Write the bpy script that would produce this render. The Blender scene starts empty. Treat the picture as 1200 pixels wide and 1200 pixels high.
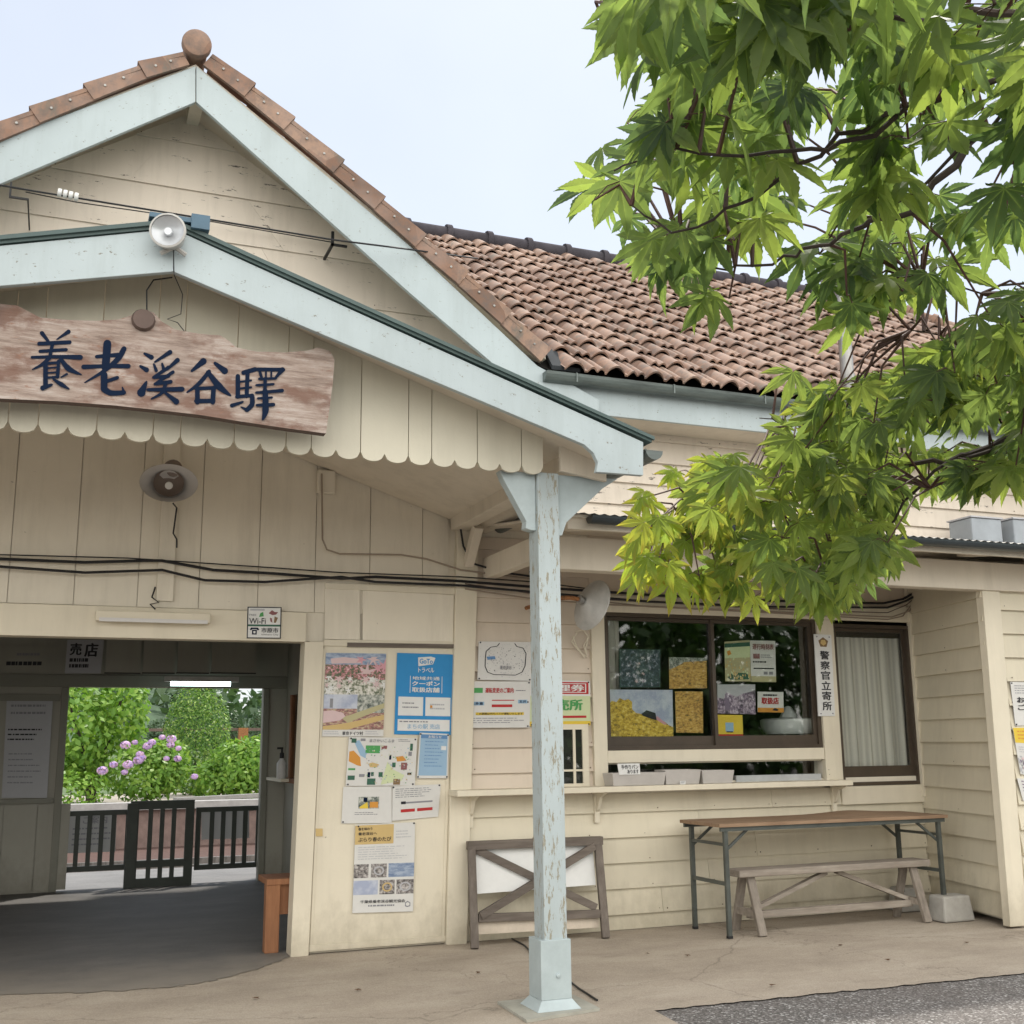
import bpy, math, random
from mathutils import Vector, Matrix
random.seed(7)
R=math.radians
C=bpy.context.scene.collection
SC=bpy.context.scene
# ------------------------------------------------------------------ camera model
F=1328.6; PIT,YAW,ROL=R(11.454),R(21.722),R(-.606); EYE=Vector((0,0,1.4))
fw=Vector((math.sin(YAW)*math.cos(PIT),math.cos(YAW)*math.cos(PIT),math.sin(PIT)))
_r=Vector((math.cos(YAW),-math.sin(YAW),0)); _u=_r.cross(fw)
rt=_r*math.cos(ROL)+_u*math.sin(ROL); up=-_r*math.sin(ROL)+_u*math.cos(ROL)
def ray(x,y): return fw+rt*((x-600)/F)-up*((y-600)/F)
def P(x,y,Y):
    d=ray(x,y); return EYE+d*(Y/d.y)
def PX(x,y,X):
    d=ray(x,y); return EYE+d*(X/d.x)
def FL(x,y,z=0):
    d=ray(x,y); return EYE+d*((z-EYE.z)/d.z)
def PD(x,y,dist):
    return EYE+ray(x,y)*dist
def proj(p):
    v=Vector(p)-EYE; c=v.dot(fw)
    return (600+F*v.dot(rt)/c, 600-F*v.dot(up)/c, c)
# ------------------------------------------------------------------ mesh builder
class MB:
    def __init__(s): s.v=[];s.f=[];s.m=[];s.col=None
    def face(s,pts,mi=0):
        n=len(s.v); s.v+= [tuple(p) for p in pts]; s.f.append(tuple(range(n,n+len(pts)))); s.m.append(mi)
    def mesh(s,vs,fs,mi=0):
        n=len(s.v); s.v+=[tuple(p) for p in vs]
        for f in fs: s.f.append(tuple(i+n for i in f)); s.m.append(mi)
    def hexa(s,b,t,mi=0):       # b,t: 4 pts each
        s.mesh(list(b)+list(t),[(3,2,1,0),(4,5,6,7),(0,1,5,4),(1,2,6,5),(2,3,7,6),(3,0,4,7)],mi); return s
    def box(s,x0,x1,y0,y1,z0,z1,mi=0):
        return s.hexa([(x0,y0,z0),(x1,y0,z0),(x1,y1,z0),(x0,y1,z0)],[(x0,y0,z1),(x1,y0,z1),(x1,y1,z1),(x0,y1,z1)],mi)
    def prism(s,poly,y0,y1,mi=0):     # poly of (x,z) in the facade plane
        n=len(poly); vs=[(p[0],y0,p[1]) for p in poly]+[(p[0],y1,p[1]) for p in poly]
        s.mesh(vs,[tuple(range(n)),tuple(range(2*n-1,n-1,-1))]+[(i,i+n,(i+1)%n+n,(i+1)%n) for i in range(n)],mi); return s
    def extr(s,pts,vec,mi=0):         # extrude 3d polygon
        n=len(pts); vec=Vector(vec); vs=[Vector(p) for p in pts]+[Vector(p)+vec for p in pts]
        s.mesh(vs,[tuple(range(n)),tuple(range(2*n-1,n-1,-1))]+[(i,i+n,(i+1)%n+n,(i+1)%n) for i in range(n)],mi); return s
    def bar(s,a,b,w,h,mi=0,upv=(0,0,1)):
        a=Vector(a);b=Vector(b);d=(b-a).normalized();u=Vector(upv)
        if abs(d.dot(u))>.99: u=Vector((0,1,0))
        sd=d.cross(u).normalized();u=sd.cross(d).normalized()
        q=[(-w/2,-h/2),(w/2,-h/2),(w/2,h/2),(-w/2,h/2)]
        return s.hexa([a+sd*x+u*y for x,y in q],[b+sd*x+u*y for x,y in q],mi)
    def tube(s,pts,r,n=6,mi=0,rs=None,cap=True):
        pts=[Vector(p) for p in pts]; vs=[];fs=[]; ref=None
        for i,p in enumerate(pts):
            d=(pts[min(i+1,len(pts)-1)]-pts[max(i-1,0)]).normalized()
            if ref is None:
                ref=Vector((0,0,1)) if abs(d.z)<.9 else Vector((1,0,0))
            a=d.cross(ref).normalized(); b=a.cross(d).normalized(); ref=b
            rr=rs[i] if rs else r
            for k in range(n):
                t=2*math.pi*k/n; vs.append(p+a*(rr*math.cos(t))+b*(rr*math.sin(t)))
        for i in range(len(pts)-1):
            for k in range(n): fs.append((i*n+k,i*n+(k+1)%n,(i+1)*n+(k+1)%n,(i+1)*n+k))
        if cap: fs+=[tuple(range(n-1,-1,-1)),tuple(range((len(pts)-1)*n,len(pts)*n))]
        s.mesh(vs,fs,mi); return s
    def lathe(s,prof,o,ax,n=24,mi=0):  # prof: (r, t along axis)
        o=Vector(o);ax=Vector(ax).normalized(); ref=Vector((0,0,1)) if abs(ax.z)<.9 else Vector((1,0,0))
        a=ax.cross(ref).normalized();b=ax.cross(a); vs=[];fs=[]
        for r,t in prof:
            for k in range(n):
                q=2*math.pi*k/n; vs.append(o+ax*t+a*(r*math.cos(q))+b*(r*math.sin(q)))
        for i in range(len(prof)-1):
            for k in range(n): fs.append((i*n+k,i*n+(k+1)%n,(i+1)*n+(k+1)%n,(i+1)*n+k))
        s.mesh(vs,fs,mi); return s
    def build(s,name,mats,parent=None,smooth=False,kind=None,bevel=0,label=None):
        if not isinstance(mats,(list,tuple)): mats=[mats]
        me=bpy.data.meshes.new(name); off=parent_world(parent)
        me.from_pydata([(v[0]-off[0],v[1]-off[1],v[2]-off[2]) for v in s.v],[],s.f)
        for m in mats: me.materials.append(m)
        me.polygons.foreach_set('material_index',s.m)
        if smooth: me.polygons.foreach_set('use_smooth',[True]*len(s.f))
        if s.col:
            ca=me.color_attributes.new('tint','FLOAT_COLOR','POINT')
            ca.data.foreach_set('color',[c for q in s.col for c in q])
        me.update()
        o=bpy.data.objects.new(name,me); C.objects.link(o)
        if parent: o.parent=parent
        if kind: o['kind']=kind
        if label: o['label']=label
        if bevel:
            b=o.modifiers.new('bevel','BEVEL'); b.width=bevel; b.segments=2; b.limit_method='ANGLE'
        if smooth:
            try: me.set_sharp_from_angle(angle=R(45))
            except Exception: pass
        return o
def parent_world(p):
    v=Vector((0,0,0))
    while p is not None: v=v+p.location; p=p.parent
    return v
def tag(o,label,cat,group=None):
    o['label']=label;o['category']=cat
    if group:o['group']=group
    return o
def thing(name,loc,label,cat,group=None):
    o=bpy.data.objects.new(name,None);C.objects.link(o);o.location=loc;o.empty_display_size=.1
    return tag(o,label,cat,group)
# ------------------------------------------------------------------ materials
def lin(c):
    return tuple(((x/255)/12.92 if x/255<=.04045 else ((x/255+.055)/1.055)**2.4) for x in c)+(1,)
def nmat(name):
    m=bpy.data.materials.new(name);m.use_nodes=True;nt=m.node_tree;nt.nodes.clear()
    out=nt.nodes.new('ShaderNodeOutputMaterial');b=nt.nodes.new('ShaderNodeBsdfPrincipled')
    nt.links.new(b.outputs[0],out.inputs[0]);return m,nt,b,out
def N(nt,t,**k):
    n=nt.nodes.new(t)
    for a,v in k.items():
        if a.startswith('i_'): n.inputs[int(a[2:])].default_value=v
        else: setattr(n,a,v)
    return n
def pos(nt,scale=(1,1,1)):
    g=N(nt,'ShaderNodeNewGeometry');m=N(nt,'ShaderNodeMapping');nt.links.new(g.outputs['Position'],m.inputs[0]);m.inputs['Scale'].default_value=scale;return m.outputs[0]
def noise(nt,vec,scale,detail=4,rough=.6):
    n=N(nt,'ShaderNodeTexNoise');n.inputs['Scale'].default_value=scale;n.inputs['Detail'].default_value=detail;n.inputs['Roughness'].default_value=rough
    nt.links.new(vec,n.inputs['Vector']);return n.outputs[0]
def ramp(nt,fac,stops):
    r=N(nt,'ShaderNodeValToRGB');e=r.color_ramp.elements
    while len(e)<len(stops): e.new(.5)
    for i,(p,c) in enumerate(stops):
        e[i].position=p;e[i].color=c if len(c)==4 else tuple(c)+(1,)
    nt.links.new(fac,r.inputs[0]);return r.outputs[0]
def mix(nt,fac,a,b,mode='MIX'):
    m=N(nt,'ShaderNodeMix',data_type='RGBA',blend_type=mode)
    for s,v in ((m.inputs[0],fac),(m.inputs[6],a),(m.inputs[7],b)):
        if isinstance(v,(int,float)): s.default_value=v
        elif isinstance(v,tuple): s.default_value=v
        else: nt.links.new(v,s)
    return m.outputs[2]
def bump(nt,b,h,st=.3,dist=.01):
    n=N(nt,'ShaderNodeBump');n.inputs['Strength'].default_value=st;n.inputs['Distance'].default_value=dist
    nt.links.new(h,n.inputs['Height']);nt.links.new(n.outputs[0],b.inputs['Normal'])
BW=[(0,(0,0,0)),(1,(1,1,1))]
def paint(name,c,wear=(.16,.13,.10,1),chip=.66,dirt=(.30,.25,.18,1),dirtamt=.5,rough=.6,grain=(1,1,1),chipscale=9,stretch=(1,1,3),isl=.0):
    m,nt,b,o=nmat(name)
    big=noise(nt,pos(nt),1.3,5,.6); streak=noise(nt,pos(nt,(7,7,.8)),1.0,6,.7); fine=noise(nt,pos(nt,grain),60,3,.6)
    col=mix(nt,ramp(nt,big,[(.35,(0,0,0)),(.75,(1,1,1))]),c,tuple(x*.86 for x in c[:3])+(1,))
    f=N(nt,'ShaderNodeMath',operation='MULTIPLY');nt.links.new(ramp(nt,streak,[(.48,(0,0,0)),(.8,(1,1,1))]),f.inputs[0]);f.inputs[1].default_value=dirtamt
    col=mix(nt,f.outputs[0],col,tuple(c[i]*.45+dirt[i]*.35 for i in range(3))+(1,))
    if isl:
        g=N(nt,'ShaderNodeNewGeometry'); k=ramp(nt,g.outputs['Random Per Island'],[(0,(1-isl,1-isl,1-isl)),(1,(1,1,1))])
        col=mix(nt,1.0,col,k,'MULTIPLY')
    g0=N(nt,'ShaderNodeNewGeometry');s0=N(nt,'ShaderNodeSeparateXYZ');nt.links.new(g0.outputs['Position'],s0.inputs[0])
    gm=noise(nt,pos(nt,(3,3,2)),2.5,6,.7);ga=N(nt,'ShaderNodeMath',operation='MULTIPLY_ADD');nt.links.new(gm,ga.inputs[0]);ga.inputs[1].default_value=-.75;nt.links.new(s0.outputs[2],ga.inputs[2])
    gr=N(nt,'ShaderNodeMapRange');nt.links.new(ga.outputs[0],gr.inputs[0]);gr.inputs[1].default_value=-.05;gr.inputs[2].default_value=-.42;gr.inputs[4].default_value=.55
    col=mix(nt,gr.outputs[0],col,tuple(x*.42 for x in (c[0],c[1]*.95,c[2]*.85))+(1,))
    ch=noise(nt,pos(nt,stretch),chipscale,8,.75)
    chf=ramp(nt,ch,[(chip,(0,0,0)),(chip+.015,(1,1,1))])
    col=mix(nt,chf,col,wear)
    nt.links.new(col,b.inputs['Base Color']);b.inputs['Roughness'].default_value=rough
    h=mix(nt,.3,fine,chf);h2=mix(nt,.5,h,big);inv=N(nt,'ShaderNodeInvert');nt.links.new(h2,inv.inputs['Color'])
    bump(nt,b,inv.outputs[0],.35,.004);return m
def plain(name,c,rough=.6,var=.12,scale=6,metal=0,bmp=.15,spec=.5,stretch=(1,1,1)):
    m,nt,b,o=nmat(name);n=noise(nt,pos(nt,stretch),scale,6,.65)
    nt.links.new(mix(nt,ramp(nt,n,[(.3,(0,0,0)),(.7,(1,1,1))]),c,tuple(x*(1-var*2) for x in c[:3])+(1,)),b.inputs['Base Color'])
    b.inputs['Roughness'].default_value=rough;b.inputs['Metallic'].default_value=metal;b.inputs['Specular IOR Level'].default_value=spec
    if bmp: bump(nt,b,noise(nt,pos(nt,stretch),scale*12,3),bmp,.003)
    return m
def wood(name,c1,c2,axis='x',sc=1,rough=.8,wear=None):
    m,nt,b,o=nmat(name); s={'x':(1.2,14,14),'y':(14,1.2,14),'z':(14,14,1.2)}[axis]
    g=noise(nt,pos(nt,tuple(v*sc for v in s)),2.2,8,.7);l=noise(nt,pos(nt),3,3)
    col=ramp(nt,g,[(.3,c1),(.5,tuple((a+b_)/2 for a,b_ in zip(c1,c2))),(.7,c2)])
    col=mix(nt,ramp(nt,l,[(.3,(0,0,0)),(.8,(.6,.6,.6))]),col,tuple(x*.6 for x in c1[:3])+(1,))
    if wear:
        w=noise(nt,pos(nt,tuple(v*.35 for v in s)),3,8,.75);col=mix(nt,ramp(nt,w,[(.5,(0,0,0)),(.56,(1,1,1))]),col,wear)
    nt.links.new(col,b.inputs['Base Color']);b.inputs['Roughness'].default_value=rough;bump(nt,b,g,.4,.004);return m
def flat(name,c,rough=.55,spec=.3):
    m,nt,b,o=nmat(name);n=noise(nt,pos(nt),25,3)
    nt.links.new(mix(nt,n,c,tuple(x*.9 for x in c[:3])+(1,)),b.inputs['Base Color']);b.inputs['Roughness'].default_value=rough;b.inputs['Specular IOR Level'].default_value=spec;return m
M={}
CREAM=(.70,.635,.49,1)
M['cream']=paint('cream_paint',CREAM,wear=(.22,.17,.12,1),chip=.74,dirtamt=.35,isl=.10)
M['cream2']=paint('cream_trim_paint',(.71,.645,.51,1),chip=.68,dirtamt=.3)
M['boards']=paint('cream_board_paint',(.79,.725,.60,1),chip=.68,dirtamt=.45,isl=.08)
M['pinkish']=paint('pink_beige_paint',(.68,.585,.475,1),chip=.75,dirtamt=.35,isl=.08)
M['gablew']=paint('gable_paint',(.78,.69,.58,1),wear=(.10,.085,.07,1),chip=.625,dirtamt=.5,isl=.12,stretch=(1,1,5),chipscale=5)
M['valance']=paint('valance_paint',(.66,.62,.50,1),chip=.74,dirtamt=.35,isl=.1)
M['blue']=paint('pale_blue_paint',(.43,.495,.51,1),wear=(.20,.19,.16,1),chip=.625,dirt=(.25,.28,.24,1),dirtamt=.45,chipscale=24,stretch=(1,1,1.5))
M['bluepeel']=paint('peeling_blue_paint',(.43,.49,.50,1),wear=(.27,.25,.19,1),chip=.56,dirt=(.25,.28,.24,1),dirtamt=.5,chipscale=22,stretch=(2.2,2.2,.45))
M['bluemetal']=plain('blue_painted_metal',(.44,.51,.52,1),.45,.1)
M['green']=plain('dark_green_edge',(.06,.10,.095,1),.5)
M['gutter']=plain('weathered_gutter',(.14,.17,.16,1),.4,.3,scale=3,stretch=(1,4,4))
M['gutterdk']=plain('dark_gutter',(.03,.04,.045,1),.35)
M['soffit']=paint('soffit_paint',(.68,.61,.50,1),chip=.8)
M['nail']=flat('nail_head',(.10,.07,.05,1),.7)
M['dark']=flat('dark_interior',(.035,.033,.03,1),.9)
M['brown']=plain('bronze_sash',(.075,.055,.038,1),.4,.15)
M['white']=flat('white_print',(.72,.72,.70,1))
M['paper']=flat('paper_white',(.66,.65,.62,1))
M['black']=flat('black_ink',(.02,.02,.025,1))
M['grey']=flat('grey_ink',(.25,.25,.27,1))
M['lgrey']=flat('light_grey_print',(.45,.45,.47,1))
M['pblue']=flat('bright_blue_print',(.03,.25,.55,1))
M['mblue']=flat('mid_blue_print',(.12,.25,.46,1))
M['lblue']=flat('light_blue_print',(.30,.45,.60,1))
M['pred']=flat('red_print',(.45,.03,.03,1))
M['pgreen']=flat('green_print',(.08,.33,.10,1))
M['dgreen']=flat('deep_green_print',(.04,.12,.08,1))
M['pyellow']=flat('yellow_print',(.72,.52,.06,1))
M['pale']=flat('pale_yellow_green_print',(.60,.66,.40,1))
M['porange']=flat('orange_print',(.62,.28,.05,1))
M['tan']=flat('tan_print',(.58,.42,.18,1))
M['beige']=flat('beige_print',(.46,.42,.24,1))
M['pink']=flat('pink_print',(.62,.32,.36,1))
M['lpink']=flat('pale_pink_print',(.64,.48,.48,1))
M['purple']=flat('dull_purple_print',(.22,.17,.24,1))
M['maroon']=flat('dull_maroon_print',(.25,.10,.10,1))
def pic(name,sc,stops,stretch=(1,1,1),detail=6,seed=0):
    m,nt,b,o=nmat(name);n=noise(nt,pos(nt,stretch),sc,detail,.7);nt.links.new(ramp(nt,n,stops),b.inputs['Base Color']);b.inputs['Roughness'].default_value=.4;M[name]=m
pic('pic_night',38,[(.36,(.012,.02,.03)),(.50,(.03,.06,.07)),(.58,(.10,.14,.17)),(.66,(.45,.42,.48))])
pic('pic_gold',34,[(.34,(.12,.10,.02)),(.45,(.42,.27,.03)),(.55,(.66,.46,.05)),(.68,(.75,.62,.22))],(1,1,1.6))
pic('pic_orange',34,[(.34,(.10,.08,.03)),(.45,(.40,.22,.05)),(.58,(.62,.38,.08)),(.7,(.62,.5,.3))],(1,1,1.8))
pic('pic_purple',40,[(.36,(.05,.035,.06)),(.47,(.18,.13,.19)),(.55,(.38,.30,.38)),(.66,(.62,.55,.60))],(1,1,.8))
pic('pic_sky',9,[(.4,(.34,.38,.50)),(.6,(.52,.55,.62))])
pic('pic_floral',46,[(.36,(.03,.06,.03)),(.46,(.12,.14,.07)),(.54,(.42,.14,.16)),(.60,(.62,.36,.38)),(.68,(.70,.64,.60))])
pic('pic_white_flowers',40,[(.38,(.04,.07,.03)),(.46,(.25,.26,.18)),(.54,(.62,.60,.54)),(.7,(.74,.72,.68))])
pic('pic_beds',28,[(.36,(.10,.12,.06)),(.48,(.30,.10,.12)),(.56,(.45,.36,.22)),(.68,(.60,.52,.42))],(1,1,3))
pic('pic_town',40,[(.38,(.06,.08,.07)),(.5,(.28,.30,.26)),(.62,(.55,.55,.50))])
pic('pic_dish',46,[(.38,(.05,.045,.045)),(.5,(.22,.20,.19)),(.62,(.50,.47,.45))])
pic('pic_water',20,[(.38,(.14,.20,.32)),(.62,(.36,.42,.52))],(1,1,3))
M['navy']=flat('navy_ink',(.006,.014,.036,1),.8,.1)
M['gold']=flat('old_gold',(.22,.14,.07,1),.5)
M['wgrey']=wood('grey_weathered_wood',(.10,.08,.065),(.22,.185,.155),'x')
M['wgreyz']=wood('grey_weathered_wood_upright',(.10,.08,.065),(.22,.185,.155),'z')
M['bench']=wood('bleached_wood',(.22,.18,.145),(.42,.37,.31),'x')
M['benchz']=wood('bleached_wood_upright',(.18,.15,.12),(.36,.31,.26),'z')
M['tabletop']=wood('brown_veneer',(.22,.13,.075),(.36,.25,.16),'x')
M['redwood']=wood('reddish_cedar',(.22,.09,.04),(.36,.17,.08),'z')
def sign_mat():
    m,nt,b,o=nmat('weathered_sign_wood');g=noise(nt,pos(nt,(1.0,4,9)),4,8,.72);s=noise(nt,pos(nt,(1.2,1,2.2)),2.6,6,.62);k=noise(nt,pos(nt,(1.5,1,5)),7,6,.7);q=noise(nt,pos(nt),1.7,4)
    col=ramp(nt,g,[(.3,(.14,.095,.075)),(.5,(.31,.24,.20)),(.7,(.47,.41,.37))])
    col=mix(nt,ramp(nt,s,[(.50,(0,0,0)),(.60,(.85,.85,.85))]),col,(.16,.085,.06,1))
    col=mix(nt,ramp(nt,k,[(.60,(0,0,0)),(.66,(.8,.8,.8))]),col,(.24,.12,.075,1))
    col=mix(nt,ramp(nt,q,[(.58,(0,0,0)),(.75,(.7,.7,.7))]),col,(.10,.065,.06,1))
    nt.links.new(col,b.inputs['Base Color']);b.inputs['Roughness'].default_value=.8;bump(nt,b,g,.6,.008);return m
M['sign']=sign_mat()
M['signside']=plain('sign_edge_wood',(.13,.09,.075,1),.8)
M['steel']=plain('grey_green_steel',(.09,.10,.09,1),.45,.25)
M['galv']=plain('galvanised_pipe',(.40,.39,.37,1),.35,.3,scale=8,metal=.5,stretch=(3,3,.5))
M['alu']=plain('aluminium_strip',(.62,.64,.66,1),.3,.1,metal=.4)
M['cable']=flat('black_cable',(.022,.022,.024,1),.5)
M['conduit']=flat('beige_conduit',(.33,.27,.21,1),.6)
M['rust']=plain('rusty_iron',(.40,.17,.06,1),.8,.4,scale=40)
M['rust2']=flat('dry_leaf',(.10,.055,.03,1),.8)
M['enamel']=plain('old_white_enamel',(.50,.49,.46,1),.35,.15,scale=10)
M['speakerdk']=flat('brown_speaker_cone',(.26,.21,.18,1),.5)
M['fence']=plain('dark_green_fence_paint',(.030,.038,.028,1),.55,.2)
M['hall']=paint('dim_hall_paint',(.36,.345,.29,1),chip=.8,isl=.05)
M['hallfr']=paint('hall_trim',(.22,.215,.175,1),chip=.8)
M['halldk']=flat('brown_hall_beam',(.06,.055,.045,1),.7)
M['block']=plain('concrete_block',(.42,.40,.36,1),.9,.15)
M['plasticw']=flat('translucent_white_plastic',(.62,.60,.58,1),.35)
M['curtain']=None
M['ceramic']=flat('white_ceramic',(.7,.7,.68,1),.3)
M['tilemetal']=flat('dark_flashing',(.05,.055,.06,1),.9,.1)
def cyc_glass(name,c,rough=.02,mixf=.5,tint=(.93,.95,.94,1)):
    m,nt,b,o=nmat(name);nt.nodes.remove(b)
    g=N(nt,'ShaderNodeBsdfGlossy');g.inputs['Roughness'].default_value=rough;g.inputs['Color'].default_value=(.9,.9,.9,1)
    t=N(nt,'ShaderNodeBsdfTransparent');t.inputs['Color'].default_value=tint
    fr=N(nt,'ShaderNodeLayerWeight');fr.inputs[0].default_value=.5
    pw=N(nt,'ShaderNodeMath',operation='POWER');nt.links.new(fr.outputs[1],pw.inputs[0]);pw.inputs[1].default_value=3.5
    mu=N(nt,'ShaderNodeMath',operation='MULTIPLY_ADD');nt.links.new(pw.outputs[0],mu.inputs[0]);mu.inputs[1].default_value=.5;mu.inputs[2].default_value=.05
    x=N(nt,'ShaderNodeMixShader');nt.links.new(mu.outputs[0],x.inputs[0]);nt.links.new(t.outputs[0],x.inputs[1]);nt.links.new(g.outputs[0],x.inputs[2]);nt.links.new(x.outputs[0],o.inputs[0]);return m
M['glass']=cyc_glass('window_glass',None)
def cloth(name,c):
    m,nt,b,o=nmat(name);w=N(nt,'ShaderNodeTexWave');w.inputs['Scale'].default_value=6;w.inputs['Distortion'].default_value=3
    nt.links.new(pos(nt,(1,.2,.1)),w.inputs['Vector']);nt.links.new(mix(nt,w.outputs[1],c,tuple(x*.7 for x in c[:3])+(1,)),b.inputs['Base Color']);b.inputs['Roughness'].default_value=.9
    return m
M['curtain']=cloth('lace_curtain',(.66,.62,.56,1))
def tile_mat():
    m,nt,b,o=nmat('clay_roof_tile')
    v=N(nt,'ShaderNodeTexVoronoi');v.inputs['Scale'].default_value=1
    nt.links.new(pos(nt,(3.0,1/.22,1.5)),v.inputs['Vector'])
    n=noise(nt,pos(nt),14,6,.7);n2=noise(nt,pos(nt),2.0,3)
    base=ramp(nt,v.outputs['Color'],[(.1,(.16,.092,.062)),(.5,(.24,.142,.098)),(.9,(.32,.21,.15))])
    base=mix(nt,ramp(nt,n,[(.42,(0,0,0)),(.75,(1,1,1))]),base,(.12,.10,.09,1))
    base=mix(nt,ramp(nt,n2,[(.45,(0,0,0)),(.8,(.6,.6,.6))]),base,(.38,.27,.22,1))
    l3=noise(nt,pos(nt,(1,1,.5)),5.5,7,.75);base=mix(nt,ramp(nt,l3,[(.56,(0,0,0)),(.66,(.7,.7,.7))]),base,(.13,.125,.105,1));nt.links.new(base,b.inputs['Base Color']);b.inputs['Roughness'].default_value=.85;bump(nt,b,n,.3,.004);return m
M['tile']=tile_mat()
def ground_mat(name,c1,c2,c3,sc,fine=90,fc=.35,rough=.9,cracks=False):
    m,nt,b,o=nmat(name)
    a=noise(nt,pos(nt,(1,1.6,1)),sc,7,.65);s=noise(nt,pos(nt,(1,2.5,1)),sc*2.7,5,.7);f=noise(nt,pos(nt),fine,3,.7)
    col=ramp(nt,a,[(.32,c1),(.5,c2),(.68,c3)])
    col=mix(nt,ramp(nt,s,[(.55,(0,0,0)),(.7,(.55,.55,.55))]),col,tuple(x*.65 for x in c1)+(1,))
    col=mix(nt,fc,col,ramp(nt,f,[(.3,tuple(x*.4 for x in c2)),(.7,tuple(min(1,x*1.5) for x in c2))]))
    if cracks:
        v=N(nt,'ShaderNodeTexVoronoi',feature='DISTANCE_TO_EDGE');v.inputs['Scale'].default_value=.42
        w=noise(nt,pos(nt),2.5,5);ad=N(nt,'ShaderNodeVectorMath',operation='ADD');nt.links.new(pos(nt),ad.inputs[0])
        sc_=N(nt,'ShaderNodeVectorMath',operation='SCALE');nt.links.new(w,sc_.inputs[0]);sc_.inputs['Scale'].default_value=.5;nt.links.new(sc_.outputs[0],ad.inputs[1]);nt.links.new(ad.outputs[0],v.inputs['Vector'])
        col=mix(nt,ramp(nt,v.outputs['Distance'],[(0,(.4,.4,.4)),(.003,(0,0,0))]),col,(.08,.065,.05,1))
    nt.links.new(col,b.inputs['Base Color']);b.inputs['Roughness'].default_value=rough;bump(nt,b,f,.5,.006);return m
M['apron']=ground_mat('worn_concrete',(.27,.225,.175),(.39,.33,.262),(.50,.44,.36),1.1,fine=140,fc=.42,cracks=True)
def asph():
    m,nt,b,o=nmat('asphalt');v=N(nt,'ShaderNodeTexVoronoi');v.inputs['Scale'].default_value=95;nt.links.new(pos(nt),v.inputs['Vector'])
    g=N(nt,'ShaderNodeSeparateColor');nt.links.new(v.outputs['Color'],g.inputs[0])
    col=ramp(nt,g.outputs[0],[(0,(.07,.065,.06)),(.6,(.15,.14,.13)),(.85,(.24,.22,.21)),(.98,(.5,.49,.47))])
    n=noise(nt,pos(nt),1.2,4);col=mix(nt,ramp(nt,n,[(.35,(0,0,0)),(.7,(.5,.5,.5))]),col,(.12,.10,.09,1))
    nt.links.new(col,b.inputs['Base Color']);b.inputs['Roughness'].default_value=.85;bump(nt,b,v.outputs['Distance'],.6,.006);return m
M['asphalt']=asph()
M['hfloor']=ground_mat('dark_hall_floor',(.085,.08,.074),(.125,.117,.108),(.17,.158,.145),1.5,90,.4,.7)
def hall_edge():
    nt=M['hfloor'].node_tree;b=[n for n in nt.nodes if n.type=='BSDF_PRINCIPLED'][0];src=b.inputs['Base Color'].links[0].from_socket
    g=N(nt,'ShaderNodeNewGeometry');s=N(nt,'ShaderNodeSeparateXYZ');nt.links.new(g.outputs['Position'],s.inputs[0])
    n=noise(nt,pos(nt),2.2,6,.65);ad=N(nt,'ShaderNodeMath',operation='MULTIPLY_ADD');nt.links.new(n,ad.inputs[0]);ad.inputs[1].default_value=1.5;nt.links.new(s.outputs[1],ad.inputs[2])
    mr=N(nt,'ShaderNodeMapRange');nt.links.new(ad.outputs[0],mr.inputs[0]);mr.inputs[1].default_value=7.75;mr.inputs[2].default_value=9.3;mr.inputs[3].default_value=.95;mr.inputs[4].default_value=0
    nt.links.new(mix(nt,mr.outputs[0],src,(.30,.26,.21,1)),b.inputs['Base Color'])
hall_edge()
M['platform']=ground_mat('platform_concrete',(.20,.195,.19),(.25,.245,.24),(.30,.29,.28),2)
M['ballast']=ground_mat('brown_ballast',(.06,.032,.025),(.085,.045,.035),(.12,.07,.055),6,30,.6)
M['gravel']=ground_mat('garden_gravel',(.28,.24,.19),(.38,.34,.28),(.45,.41,.34),1.5,20,.5)
M['grass']=ground_mat('rough_grass',(.05,.09,.03),(.09,.14,.05),(.14,.17,.07),.8,12,.5)
M['hill']=ground_mat('wooded_hill',(.03,.06,.03),(.05,.09,.045),(.07,.12,.06),.06,.5,.5)
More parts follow.
